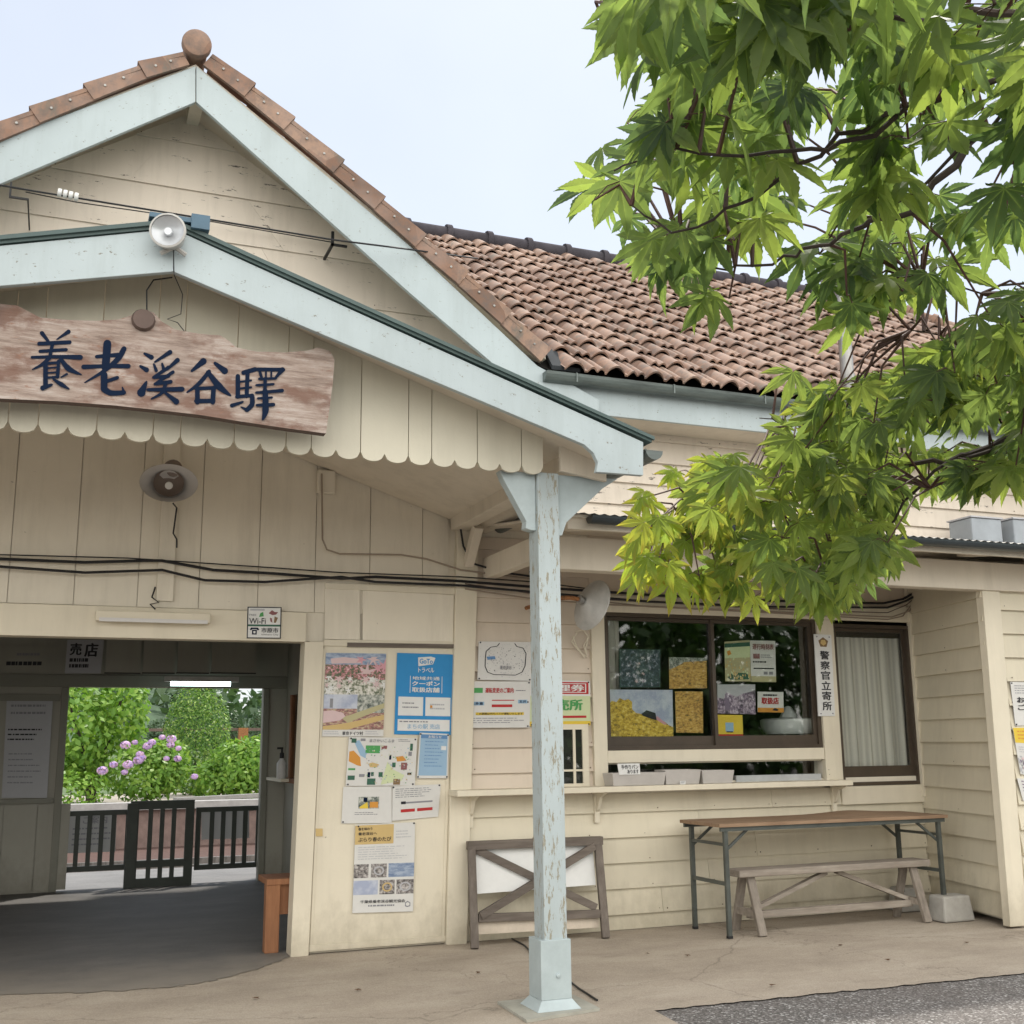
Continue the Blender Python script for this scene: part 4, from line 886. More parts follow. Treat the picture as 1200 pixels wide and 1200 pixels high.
# ================================================================== ENAMEL LAMP
t=thing('enamel_lamp',P(660,703,7.45),'round white enamel lamp shade on a rusty arm right of the blue post','lamp')
p=P(689,707,7.40);ax=Vector((.80,.20,-.25))
m1=MB();m1.lathe([(.028,-.045),(.045,-.035),(.085,-.012),(.185,.03),(.192,.036),(.192,.043),(.180,.037),(.08,.0),(.03,-.03)],p,ax,32);m1.build('lamp_shade',M['enamel'],t,smooth=True)
m1=MB();m1.lathe([(.034,-.045),(.036,-.02),(.028,-.02),(.026,-.07),(.034,-.072),(.03,-.09),(.0001,-.092)],p,ax,16);m1.build('lamp_socket',M['galv'],t,smooth=True)
m1=MB();q=p-ax.normalized()*.08;m1.tube([q,q+Vector((-.07,.01,.012)),q+Vector((-.15,.06,.01)),q+Vector((-.17,.60,.0))],.016,8);m1.build('lamp_arm',M['rust'],t,smooth=True)
# wrought bracket on the wall below the lamp
m1=MB()
for pts in ([(676,742),(670,752),(678,762),(688,770),(684,757),(690,745)],[(674,740),(684,738),(690,747),(686,760),(688,768)],[(671,745),(676,758),(686,771)]): m1.tube([P(a,b,WY-.05) for a,b in pts],.006,6)
tag(m1.build('cord_hook',M['cream2'],smooth=True),'cream painted looped hook of cord on the wall under the enamel lamp','hook')
# ================================================================== SMALL SIGNS
s=Sheet([(290,711),(330,711.5),(329,748.5),(289,748)],WY-.062,'white',.012)
fr=.03
for r in ((0,0,1,fr),(0,1-fr,1,1),(0,fr,fr,1-fr),(1-fr,fr,1,1-fr)): s.rect(*r,'black',2)
s.rect(.03,.56,.97,.62,'dgreen',1.5)
s.text('Wi-Fi',.06,.36,.54,.54,'black',3,.02);s.text('FREE',.06,.23,.26,.29,'grey',3);s.rect(.08,.07,.5,.12,'lgrey',2)
s.poly([(.34,.32),(.38,.2),(.46,.16),(.48,.3)],'pgreen',2);s.poly([(.62,.2),(.72,.1),(.8,.16),(.9,.16),(.84,.24),(.74,.26)],'maroon',2);s.poly([(.66,.34),(.72,.36),(.74,.5),(.68,.46)],'maroon',2);s.poly([(.80,.3),(.9,.34),(.84,.5),(.78,.5)],'gold',2)
s.poly([(.08,.72),(.12,.66),(.32,.66),(.36,.72),(.32,.75),(.28,.71),(.16,.71),(.12,.75)],'navy',2);s.rect(.15,.73,.29,.88,'navy',2.4);s.rect(.19,.77,.25,.84,'white',3)
s.text('市原市',.42,.66,.92,.82,'black',3,.02);s.text('Ichihara City',.43,.85,.92,.91,'black',3,.01)
s.done('wifi_sign','small black framed white sign reading Wi-Fi over a telephone symbol above the entrance','sign')
s=Sheet([(954,743),(974.2,744),(978.7,839),(959.3,839.3)],WY-.062,'white',.010)
pent=lambda r,a0:[(.5+r*math.sin(a0+i*2*math.pi/5)*1.0,.10-r*.22*math.cos(a0+i*2*math.pi/5)) for i in range(5)]
s.poly(pent(.30,0),'gold',1.5);s.poly(pent(.18,math.pi),'tan',2)
s.vtext('警察官立寄所',.27,.205,.80,.95,'black',3,.028,.16)
s.pins('grey',((.14,.03),(.86,.03),(.86,.97),(.14,.97)))
s.done('police_sign','tall narrow white sign with a gold pentagon emblem and black vertical characters','sign')
# yellow sign behind the post
s=Sheet([(622,797),(691.5,798),(692,850),(620.5,851)],WY-.032,'pale',.006)
s.rect(0,.9,1,1,'pyellow',1);s.rect(0,0,1,.34,'white',1);s.rect(.05,.03,.97,.30,'pred',1.6);s.rect(.09,.06,.93,.27,'white',2);s.rect(.11,.075,.91,.255,'pred',2.6)
s.text('整理券',.2,.09,.89,.24,'white',4,.04);s.text('発売所',.2,.42,.86,.66,'pgreen',4,.05);s.rect(.3,.78,.93,.83,'pred',2)
s.pins('black');s.done('ticket_sign','yellow and pale green sign with red lettered box half behind the blue post','sign')
# ================================================================== POSTERS
DY=WY-.031
s=Sheet([(382,765),(452.5,766),(449,863),(377.5,863)],DY)
s.rect(0,.0,1,.14,'pic_water',.5);s.poly([(.08,.07),(.3,.05),(.62,.07),(.6,.12),(.1,.13)],'lpink',.8);s.rect(0,.14,1,.32,'pic_floral',.5);s.rect(0,.32,1,.50,'pic_white_flowers',.5);s.rect(0,.50,.55,.67,'pic_sky',.5);s.rect(.55,.50,1,.72,'pic_town',.5);s.rect(0,.67,.55,.92,'pic_beds',.5);s.rect(.55,.72,1,.92,'pic_beds',.5)
s.blobs(.5,.04,1,.25,6,.15,['pink','lpink','lpink'],2,2,.75,True);s.blobs(0,.28,1,.50,14,.085,['white','paper','lpink'],2,3,.75,True)
s.poly([(0,.70),(.15,.69),(.32,.72),(.36,.76),(.28,.81),(0,.84)],'lpink',1.5);s.poly([(.3,.78),(1,.60),(1,.66),(.4,.84)],'beige',1.2);s.poly([(0,.88),(.4,.84),(1,.74),(1,.80),(.4,.92),(0,.92)],'tan',1.3)
s.rect(.1,.55,.15,.66,'grey',2)
s.rect(0,.925,1,1,'paper',3.8);s.text('東京ドイツ村',.32,.94,.66,.985,'black',5,.03);s.lines(.02,.94,.28,.99,2,'lgrey',5);s.lines(.7,.94,.97,.99,2,'lgrey',5)
s.done('flower_poster','tall photo poster of pink and white lilies, top left on the door','poster','posters on the door')
s=Sheet([(465.5,765),(531,767),(530,861.5),(462,860.5)],DY,'pblue')
s.poly([(.37,.05),(.60,.035),(.68,.05),(.64,.13),(.38,.16)],'white',1);s.text('GoTo',.40,.065,.63,.125,'pblue',3,.05);s.text('トラベル',.38,.175,.66,.235,'white',2,.03)
s.text('地域共通',.28,.285,.76,.33,'white',2,.02);s.text('クーポン',.28,.345,.76,.40,'white',2,.06);s.text('取扱店舗',.28,.42,.76,.48,'white',2,.04)
s.rect(.24,.28,.25,.49,'white',1);s.rect(.80,.28,.81,.49,'white',1)
s.rect(.05,.54,.48,.77,'white',1);s.rect(.52,.54,.96,.77,'white',1);s.rect(.05,.815,.95,.955,'white',1)
s.lines(.12,.61,.42,.71,2,'grey',2,.3);s.lines(.6,.62,.9,.72,2,'lgrey',2,.35);s.rect(.6,.64,.64,.67,'porange',3);s.lines(.08,.835,.8,.85,1,'grey',2,1);s.text('まちの駅 売店',.22,.87,.78,.93,'lblue',2,.03)
s.done('coupon_poster','bright blue poster with white lettering and two white boxes, top right on the door','poster','posters on the door')
s=Sheet([(409,863.5),(489,865),(486,920.5),(405,921)],DY-.006,'paper')
for a in ((.04,.03,.11,.12,'dgreen'),(.17,.03,.24,.08,'grey'),(.25,.17,.46,.33,'pgreen'),(.48,.17,.56,.24,'maroon'),(.02,.64,.12,.68,'pgreen'),(.02,.79,.12,.88,'dgreen'),(.3,.85,.42,.98,'dgreen'),(.78,.52,.87,.67,'maroon'),(.90,.12,.94,.27,'dgreen'),(.88,.29,.93,.38,'grey'),(.65,.52,.70,.62,'dgreen'),(.60,.36,.63,.46,'navy'),(.46,.72,.52,.82,'dgreen'),(.30,.72,.34,.83,'navy'),(.35,.72,.39,.80,'dgreen'),(.18,.76,.26,.82,'grey'),(.68,.86,.78,.98,'gold'),(.88,.73,.94,.78,'black')): s.rect(*a[:4],a[4],1.5)
s.poly([(.02,.3),(.08,.28),(.18,.42),(.2,.6),(.14,.58),(.02,.5)],'porange',1);s.poly([(.08,.1),(.15,.06),(.26,.3),(.26,.44),(.18,.38)],'lblue',1);s.poly([(.3,.55),(.36,.52),(.46,.56),(.44,.62),(.33,.62)],'tan',1);s.poly([(.5,.98),(.58,.5),(.66,.66),(.84,.78),(.8,.9),(.6,.95)],'pale',1);s.poly([(.7,.4),(.8,.38),(.86,.48),(.72,.5)],'porange',1)
s.blobs(.25,.15,.95,.95,60,.018,['pale','lblue','lgrey','tan','pgreen','grey'],1.8,8,1.2);s.text('まさかいこふま',.30,.035,.66,.10,'grey',4,.02);s.lines(.72,.03,.9,.1,2,'grey',3);s.pins()
s.done('map_poster','colourful illustrated area map with green and orange patches in the middle of the door','poster','posters on the door')
s=Sheet([(492,858.5),(526,860),(524.5,912),(488.5,912)],DY-.012,'paper');s.rect(.04,.03,.96,.94,'lblue',1);s.rect(.05,.04,.95,.12,'mblue',1.5);s.lines(.2,.18,.85,.8,8,'mblue',2,.2);s.rect(.75,.28,.92,.37,'white',2);s.text('お知らせ',.3,.05,.75,.11,'white',3);s.pins()
s.done('blue_notice','small light blue notice on the right edge of the door, under the bright blue poster','poster','posters on the door')
s=Sheet([(402.5,922),(459,921.5),(459,964.5),(400,965)],DY-.002,'paper');s.rect(.32,.28,.74,.60,'pic_town',1);s.poly([(.34,.56),(.5,.42),(.52,.6),(.36,.6)],'pyellow',1.4);s.rect(.55,.42,.72,.58,'porange',1.6);s.rect(.42,.30,.5,.42,'navy',1.8);s.lines(.25,.70,.78,.80,2,'grey',2,.3);s.pins('black',((.03,.96),))
s.done('photo_sheet','white sheet with one small train photo, left of the pair below the map','sheet','paper sheets on the door')
s=Sheet([(460,921.5),(516.5,919),(513.5,957),(459.5,962)],DY-.004,'paper');s.lines(.06,.08,.9,.38,5,'grey',2,.3);s.rect(.18,.46,.28,.54,'black',1);s.rect(.28,.48,.85,.53,'grey',1);s.rect(.18,.69,.48,.78,'pred',1);s.rect(.53,.69,.86,.78,'pred',1);s.pins('black',((.02,.03),(.97,.03)))
s.done('train_sheet','white sheet with drawings of black and red trains, right of the pair below the map','sheet','paper sheets on the door')
s=Sheet([(416.5,966.5),(486.5,963.5),(484,1068),(413,1070)],DY-.006,'paper')
s.rect(.0,.01,.64,.23,'tan',1);s.text('春を味わう',.05,.035,.28,.07,'black',3,.02);s.text('養老渓谷へ',.05,.09,.36,.125,'black',3,.02);s.text('ぶらり春のたび',.05,.15,.60,.20,'black',3,.02);s.lines(.68,.09,.95,.19,3,'lgrey',2,.25)
s.lines(.06,.26,.92,.42,6,'lgrey',2,.25)
for i,(r,c,sd) in enumerate((((.0,.455,.24,.61),'grey',1),((.28,.455,.54,.61),'grey',2),((.57,.455,1,.61),'lblue',3),((0,.64,.40,.80),'lgrey',4),((.43,.64,.68,.80),'black',5),((.71,.64,1,.80),'grey',6))):
    s.rect(*r,{'grey':'pic_dish','lblue':'pic_water','lgrey':'pic_sky','black':'pic_dish'}[c],1);cx,cy,rx,ry=(r[0]+r[2])/2,(r[1]+r[3])/2,(r[2]-r[0])*.34,(r[3]-r[1])*.33
    if c in ('black','grey') and sd!=1: s.poly([(cx+rx*math.cos(k*.524),cy+ry*math.sin(k*.524)) for k in range(12)],'tan' if c=='black' else 'lgrey',2);s.poly([(cx+rx*.7*math.cos(k*.524),cy+ry*.7*math.sin(k*.524)) for k in range(12)],'pic_dish',2.6)
s.text('千葉県養老渓谷観光協会',.12,.86,.86,.895,'black',3,.02);s.lines(.25,.915,.75,.94,1,'grey',2,.7);s.poly([(.86,.9),(.9,.88),(.95,.9),(.95,.94),(.9,.95),(.86,.94)],'grey',2);s.poly([(.875,.905),(.9,.895),(.935,.905),(.935,.93),(.9,.937),(.875,.93)],'paper',2.6);s.pins('black',((.05,.02),(.98,.01)))
s.done('news_poster','long white newsletter with an orange heading and six small photos, lowest on the door','poster','posters on the door')
SYW=WY-.034
s=Sheet([(561,751.5),(624.5,752.5),(622.5,798),(559.5,796.5)],SYW,'paper')
lp=[(.14,.5),(.13,.3),(.2,.17),(.32,.13),(.36,.06)];lp2=[(.36,.06),(.2,.5)]
ring=[(.13,.45),(.14,.26),(.22,.15),(.34,.12),(.38,.04),(.66,.04),(.70,.12),(.82,.16),(.88,.3),(.87,.62),(.82,.78),(.7,.86),(.3,.86),(.18,.8),(.13,.65)]
for i in range(len(ring)):
    a=ring[i];b=ring[(i+1)%len(ring)]
    if i==4: continue
    dx,dy=b[0]-a[0],b[1]-a[1];l=math.hypot(dx,dy);nx,ny=-dy/l*.009,dx/l*.009;s.poly([(a[0]-nx,a[1]-ny),(b[0]-nx,b[1]-ny),(b[0]+nx,b[1]+ny),(a[0]+nx,a[1]+ny)],'black',1+.02*i)
s.blobs(.16,.15,.84,.82,110,.014,['lgrey','grey','black','lgrey'],1.5,11,1.4,True);s.blobs(.02,.05,.98,.97,45,.012,['lgrey','grey'],1.6,12,1.4);s.poly([(.15,.4),(.3,.38),(.32,.46),(.17,.48)],'mblue',2);s.text('養老渓谷',.40,.62,.62,.72,'grey',4,.02);s.pins()
s.done('sketch_map','black and white hand drawn loop map pinned left of the blue post','poster','notices left of the post')
s=Sheet([(549,798.5),(622,798.5),(620.5,852.5),(547,853)],SYW-.008,'paper')
s.rect(.03,.14,.23,.25,'pgreen',1);s.text('運転変更のご案内',.27,.14,.72,.25,'pred',3,.04);s.lines(.76,.19,.97,.22,1,'grey',2,.6);s.rect(.38,.40,.74,.42,'pred',1);s.rect(.03,.44,.26,.52,'lblue',1);s.text('大多喜',.05,.45,.24,.51,'navy',3,.02);s.rect(.80,.40,.95,.48,'lblue',1);s.text('五井',.82,.41,.93,.47,'navy',3,.02);s.rect(.38,.50,.71,.56,'pred',1)
s.rect(.13,.67,.9,.73,'pyellow',1);s.text('この期間は代行バスが運転いたします',.14,.675,.88,.725,'black',3,.02);s.lines(.06,.79,.95,.93,3,'grey',2,.3);s.pins('black',((.03,.03),(.97,.03),(.97,.97),(.03,.97),(.02,.5),(.96,.45)))
s.done('service_notice','white train service notice with green and red heading pinned under the hand drawn map','poster','notices left of the post')
# in the wide window
G0=WY+.027+.012;G1=WY+.001+.012
def win(c,Y,m='paper'): return Sheet(c,Y,m,.004)
s=win([(725,760),(774.5,760.5),(774.5,806),(725.5,806)],G0,'black');s.rect(.02,.02,.98,.98,'dgreen',.5);s.rect(.03,.03,.97,.97,'pic_night',.8);s.blobs(.36,.2,.64,.9,14,.06,['lgrey','lpink','purple','lgrey'],2.5,22,1,True);s.done('night_photo','dark photo of pale blossoms at night, upper left in the wide window','photo','pictures in the wide window')
s=win([(713,808),(788,808.5),(789,863),(713.5,863)],G0-.002,'lgrey');s.rect(0,0,1,1,'pic_sky',.2);s.poly([(0,.32),(.05,.24),(.12,.27),(.17,.18),(.24,.23),(.30,.20),(.36,.26),(.36,.42),(.42,.50),(.5,.52),(.55,.57),(.66,.58),(.75,.64),(.86,.68),(.93,.76),(1,.80),(1,1),(0,1)],'pic_gold',1.6);s.poly([(.5,.52),(.58,.44),(.72,.5),(.74,.66),(.6,.6),(.52,.56)],'black',4.2);s.poly([(.74,.56),(.9,.74),(.86,.75),(.73,.64)],'pink',4.2);s.done('train_photo','large photo of yellow rape flowers and a dark train, lower left in the wide window','photo','pictures in the wide window')
s=win([(784,770),(828,771),(828.5,806.5),(784.5,807)],G0,'tan');s.rect(0,0,1,.42,'pic_town',.4);s.poly([(0,.4),(.2,.3),(.4,.15),(.7,.12),(1,.1),(1,1),(0,1)],'pic_orange',.8);s.done('field_photo','photo of an orange yellow flower field, upper right of the left window pane','photo','pictures in the wide window')
s=win([(791,810),(823.5,810.5),(824,859),(792.5,858.5)],G0-.001,'tan');s.rect(0,0,1,1,'pic_orange',.5);s.done('leaves_photo','narrow photo of golden leaves below the flower field photo','photo','pictures in the wide window')
s=win([(849,752),(878.5,750),(880,798.5),(850,798.5)],G1,'beige');s.rect(0,.05,1,.15,'dgreen',.5);s.rect(0,.15,1,.42,'pale',.6);s.poly([(.08,.25),(.2,.22),(.26,.32),(.12,.36)],'porange',1);s.poly([(.1,.9),(.3,.78),(.8,.8),(1,.88),(.9,.95),(.2,.96)],'dgreen',1);s.blobs(0,.4,1,.95,40,.06,['beige','tan','pale','tan'],1.2,30);s.done('trail_map','olive green trail leaflet, left half of a taped pair of papers','leaflet','papers in the right pane')
s=win([(879,750.5),(908.5,751),(909.5,799.5),(880.5,799)],G1-.001,'paper');s.text('運行時刻表',.08,.08,.92,.22,'maroon',3,.04);s.rect(.1,.32,.36,.44,'maroon',1);s.lines(.4,.34,.92,.44,2,'grey',2,.4);s.lines(.08,.5,.92,.57,1,'black',2,.5);s.rect(.1,.66,.92,.69,'black',1);s.rect(.5,.75,.66,.82,'grey',1);s.rect(.72,.75,.88,.82,'grey',1);s.rect(0,.86,1,1,'beige',1);s.done('fare_leaflet','white printed leaflet with a red heading, right half of a taped pair of papers','leaflet','papers in the right pane')
s=win([(840.5,802),(885,802),(885.5,837),(841,836)],G1-.002,'lgrey');s.rect(0,0,1,.3,'lgrey',.3);s.poly([(0,.45),(.15,.5),(.22,.28),(.3,.32),(.5,.42),(.6,.36),(.7,.3),(.85,.26),(1,.18),(1,1),(0,1)],'pic_purple',.8);s.poly([(.2,.34),(.25,.28),(.3,.36),(.32,.9),(.19,.9)],'purple',1.2);s.done('snow_photo','greyish purple photo of blossoming trees in the right window pane','photo','pictures in the wide window')
s=win([(888,810.5),(918,811),(918.5,835),(888,834.5)],G1-.002,'paper');s.rect(0,.78,1,1,'porange',1);s.text('取扱店',.14,.28,.8,.6,'pred',3,.05);s.lines(.2,.12,.85,.24,1,'black',2,.7);s.poly([(.55,.9),(.65,.78),(.8,.86),(.75,.94)],'black',1.6);s.done('shop_sticker','small sticker with red characters over an orange band in the right window pane','sticker')
s=win([(838.5,837.5),(870,838),(871,863.5),(839.5,863.5)],G1-.004,'pyellow');s.rect(0,.88,1,1,'pred',1);s.rect(.35,.35,.65,.75,'lblue',1);s.rect(.38,.75,.62,.80,'navy',1.5);s.done('yellow_card','yellow card with a red lower edge and a blue shape behind the glass','card')
# in the office: white things on the desk
t=thing('desk_basin',P(925,862,WY+.35),'white rounded object behind the lower right of the window glass','basin')
q=P(925,860,WY+.35);m1=MB();m1.lathe([(.0001,0),(.20,.0),(.24,.05),(.245,.12),(.22,.13),(.0001,.14)],q,(0,0,1),20);m1.build('bowl',M['ceramic'],t,smooth=True);m1=MB();m1.lathe([(.0001,.24),(.03,.23),(.08,.14),(.0001,.14)],q,(0,0,1),16);m1.build('bowl_lid',M['ceramic'],t,smooth=True)
MB().box(WXL+.3,WXR-.1,WY+.2,WY+.9,q.z-.04,q.z-.005).build('desk_top',M['halldk'],B)
# trays and card on the shelf
def tray(px0,px1,y0,y1,Y,label,hh=.075):
    a=P(px0,y0,Y);b=P(px1,y1,Y);z=shz+.023;m1=MB();w=.18;x0=a.x;x1=b.x;f=.014
    def ringp(x0,x1,y0,y1,z): return [(x0,y0,z),(x1,y0,z),(x1,y1,z),(x0,y1,z)]
    o_=ringp(x0+f,x1-f,Y+f,Y+w-f,z);t_=ringp(x0,x1,Y,Y+w,z+hh);i_=ringp(x0+.008,x1-.008,Y+.008,Y+w-.008,z+hh);ib=ringp(x0+f+.006,x1-f-.006,Y+f+.006,Y+w-f-.006,z+.006)
    m1.mesh(o_+t_+i_+ib,[(3,2,1,0)]+[(i,(i+1)%4,4+(i+1)%4,4+i) for i in range(4)]+[(4+i,4+(i+1)%4,8+(i+1)%4,8+i) for i in range(4)]+[(8+i,8+(i+1)%4,12+(i+1)%4,12+i) for i in range(4)]+[(12,13,14,15)])
    return tag(m1.build('plastic_tray',plain('tray_plastic_'+str(px0),(.50,.47,.44,1),.4,.08),bevel=.006),label,'tray','trays on the window shelf')
tray(718,781,915,914,7.88,'leftmost pale plastic tray on the window shelf, beside the handwritten card',.095)
tray(780,822,914,912,7.885,'middle pale plastic tray on the window shelf, with a tiny label',.11)
tray(823,861,911,909,7.89,'rightmost pale plastic tray on the window shelf',.10)
s=Sheet([(723.5,895),(749.5,894.5),(750.5,907.5),(725.5,908)],7.875,'white',.004);s.text('手作りパン',.15,.12,.92,.5,'black',2,.03);s.text('あります',.4,.55,.92,.9,'black',2,.03);s.done('price_card','small white handwritten card standing behind the leftmost shelf tray','card')
s=Sheet([(797,915.2),(803.5,915),(803.5,919),(797,919.2)],7.872,'white',.002);s.lines(.1,.2,.9,.8,2,'grey',1.5,.5);s.done('tray_label','tiny white label on the front of the middle shelf tray','label')
# notices on the bay front
BY=6.92-.03
s=Sheet([(1184,799),(1222,800),(1227,849),(1190,850.5)],BY,'lgrey');s.rect(0,0,1,1,'paper',.5);s.lines(.1,.08,.9,.3,4,'grey',2,.3);s.text('お願い',.14,.35,.85,.48,'black',3,.05);s.text('ご注意',.14,.52,.85,.65,'black',3,.05);s.pins('black');s.done('grey_notice','pale grey notice with bold lines at the right edge, highest on the bay front','notice','notices on the bay front')
s=Sheet([(1187,853),(1226,853),(1232,915),(1196,907)],BY-.004,'paper');s.rect(0,0,1,.32,'pyellow',1);s.lines(.1,.06,.9,.28,3,'porange',2,.4);s.lines(.08,.4,.9,.55,3,'lgrey',2,.3);s.blobs(0,.6,1,1,40,.08,['purple','lgrey','grey','lpink'],1.5,41);s.done('yellow_notice','notice with a yellow heading at the right edge of the bay front','notice','notices on the bay front')
s=Sheet([(1192,912),(1230,914),(1234,948),(1199,938)],BY-.002,'paper');s.lines(.1,.1,.9,.9,6,'purple',2,.3);s.done('lower_notice','small pale notice at the right edge, lowest on the bay front','notice','notices on the bay front')
# ================================================================== LEANING FRAME
t=thing('leaning_frame',(3.3,7.85,0),'grey weathered wooden gate frame with crossed braces and a white panel leaning on the wall','frame')
fa=FL(553,1112);fb=FL(713,1098);fa.y=7.80;fb.y=7.80;fa=FL(553,1112);fb=FL(713,1099)
ta=P(549,988,7.99);tb=P(703,982,7.99)
def G(u,v,o=0): 
    p=fa.lerp(fb,u).lerp(ta.lerp(tb,u),v);return p+Vector((0,-o,0))
def gb(n,a,b,w,m='wgrey',o=0,th=.035): 
    m1=MB();m1.bar(G(*a,o),G(*b,o),th,w);return m1.build(n,M[m],t,bevel=.003)
gb('frame_post',(.02,0),(.02,1),.055,'wgreyz',0,.055);gb('frame_post',(.98,0),(.98,1),.055,'wgreyz',0,.055)
gb('frame_rail',(-.01,.975),(1.01,.975),.06,'wgrey',.004,.06);gb('frame_rail',(.05,.28),(.95,.24),.055)
gb('frame_brace',(.05,.94),(.93,.30),.055,'wgrey',-.012,.03);gb('frame_brace',(.94,.92),(.06,.30),.055,'wgrey',.022,.03)
m1=MB();m1.extr([G(.05,.50,-.03),G(.95,.52,-.03),G(.95,.93,-.03),G(.05,.93,-.03)],(0,.008,0));m1.build('white_panel',M['white'],t)
m1=MB();m1.extr([G(.05,.12,-.03),G(.95,.10,-.03),G(.95,.215,-.03),G(.05,.25,-.03)],(0,.008,0));m1.build('lower_board',M['pinkish'],t)
# ================================================================== TABLE
tx0,tx1,ty0,ty1=4.53,6.63,7.37,7.94;tz=P(960,961,7.37).z
t=thing('folding_table',((tx0+tx1)/2,7.65,0),'long folding table with a warped brown wooden top against the ticket office wall','table')
m1=MB();n=24;vs=[];fs=[]
for j,y in enumerate((ty0,ty1)):
    for k in (0,1):
        for i in range(n+1):
            x=tx0+(tx1-tx0)*i/n;w_=(.022*math.exp(-((x-6.1)/.28)**2) if j==1 else 0)
            vs.append((x,y,tz-.024+k*.024+w_))
m=n+1
for i in range(n): fs+= [(i,i+1,m+i+1,m+i),(m+i,m+i+1,3*m+i+1,3*m+i),(2*m+i,3*m+i,3*m+i+1,2*m+i+1),(i,2*m+i,2*m+i+1,i+1)]
fs+=[(0,m,3*m,2*m),(n,2*m+n,3*m+n,m+n)]
m1.mesh(vs,fs);m1.build('table_top',M['tabletop'],t)
m1=MB();m1.box(tx0+.02,tx1-.02,ty0+.015,ty0+.035,tz-.055,tz-.026);m1.box(tx0+.02,tx1-.02,ty1-.035,ty1-.015,tz-.055,tz-.026);m1.build('table_rail',M['steel'],t)
for sx,x in ((1,tx0+.07),(-1,tx1-.07)):
    for y in (ty0+.04,ty1-.05):
        m1=MB();m1.box(x-.016,x+.016,y-.014,y+.014,.015,tz-.05);m1.build('leg',M['steel'],t)
        m1=MB();m1.box(x-.018,x+.018,y-.016,y+.016,.0,.018);m1.build('foot_cap',M['cable'],t)
    MB().box(x-.012,x+.012,ty0+.055,ty1-.065,.36,.385).build('cross_bar',M['steel'],t);MB().box(x-.012,x+.012,ty0+.055,ty1-.065,tz-.16,tz-.14).build('cross_bar',M['steel'],t)
    for y in (ty0+.04,ty1-.05):
        m1=MB();m1.bar((x,y+.018,tz-.20),(x+sx*.20,y+.018,tz-.05),.012,.02);m1.build('brace',M['steel'],t)
# bench
bx0,bx1,by0,by1,bz=4.74,6.50,7.46,7.66,P(960,1015,7.46).z
t=thing('wooden_bench',(5.6,7.56,0),'low bleached wooden bench with splayed legs standing under the folding table','bench')
MB().box(bx0,bx1,by0,by1,bz-.05,bz).build('seat',M['bench'],t,bevel=.006)
for x in (bx0+.12,bx1-.14):
    for s_,y in ((-1,by0+.05),(1,by1-.05)):
        m1=MB();m1.bar((x,y,bz-.05),(x,y+s_*.13,0.0),.065,.032,upv=(0,1,0));m1.build('leg',M['benchz'],t,bevel=.004)
    m1=MB();m1.box(x-.02,x+.02,by0-.02,by1+.02,.12,.17);m1.build('leg_rail',M['bench'],t)
MB().box(bx0+.12,bx1-.14,by0+.07,by1-.07,.10,.15).build('stretcher',M['bench'],t,bevel=.004)
xm=(bx0+bx1)/2
for e in (bx0+.16,bx1-.18):
    m1=MB();m1.bar((xm+(.05 if e>xm else -.05),(by0+by1)/2,bz-.06),(e,(by0+by1)/2,.16),.05,.03);m1.build('brace',M['bench'],t)
# concrete blocks
def block(x0,x1,y0,y1,h,label):
    m1=MB();m1.hexa([(x0,y0,0),(x1,y0,0),(x1,y1,0),(x0,y1,0)],[(x0+.02,y0+.02,h),(x1-.02,y0+.02,h),(x1-.02,y1-.01,h),(x0+.02,y1-.01,h)]);tag(m1.build('concrete_block',M['block'],bevel=.015),label,'block','concrete blocks by the bay wall')
p=FL(1108,1082);block(p.x,p.x+.30,p.y+.0,p.y+.2,.19,'nearer pale concrete block on the ground beside the table leg at the bay wall')
p=FL(1070,1072);block(p.x,p.x+.26,p.y+.12,p.y+.3,.19,'farther concrete block in the corner, partly behind the table leg')
# crack in the apron, built as a thin dark tube
m1=MB();m1.tube([FL(600,1100,.004),FL(615,1108,.004),FL(628,1122,.004),FL(645,1135,.004),FL(664,1147,.004),FL(678,1158,.004),FL(700,1172,.004)],.006,5);tag(m1.build('ground_crack',M['cable']),'short dark crack in the concrete behind the blue post','crack')
# ================================================================== INSIDE THE HALL
def slatfence(name,x0,x1,z0,z1,Y,label,n,fw_=.05,paper=False,rails=()):
    t=thing(name,((x0+x1)/2,Y,0),label,'fence' if name!='picket_gate' else 'gate')
    m1=MB();m1.box(x0,x1,Y-.02,Y+.02,z1-fw_,z1);m1.box(x0,x1,Y-.02,Y+.02,z0,z0+fw_);m1.box(x0,x0+fw_,Y-.02,Y+.02,z0+fw_,z1-fw_);m1.box(x1-fw_,x1,Y-.02,Y+.02,z0+fw_,z1-fw_)
    for r in rails: m1.box(x0+fw_,x1-fw_,Y-.018,Y+.018,r,r+fw_*.8)
    m1.build('frame',M['fence'],t)
    for i in range(n):
        x=x0+fw_+(x1-x0-2*fw_)*(i+1)/(n+1);m1=MB();m1.box(x-.022,x+.022,Y-.014,Y+.014,z0+fw_,z1-fw_);m1.build('slat',M['fence'],t)
    return t
FY=12.62
a=P(66,1030,FY);b=P(150,1026,FY);tp=P(100,950,FY);f1=slatfence('slat_fence',a.x,b.x,a.z+.06,tp.z,FY,'dark green slatted fence panel left of the platform gate',4,rails=())
a=P(227,1022,FY);b=P(304,1018,FY);slatfence('slat_fence',a.x,b.x,a.z+.02,tp.z,FY,'dark green slatted fence panel right of the platform gate',4)
FG=12.50
a=P(148,1040,FG);b=P(224,1036,FG);tp2=P(190,938,FG);gt=slatfence('picket_gate',a.x,b.x,.0,tp2.z,FG,'dark green slatted gate standing in the middle of the inner opening',3,.085,rails=(.19,))
m1=MB();m1.box(a.x-.03,a.x+.07,FG-.05,FG+.03,0,tp2.z-.02);m1.build('gate_post',M['fence'],gt)
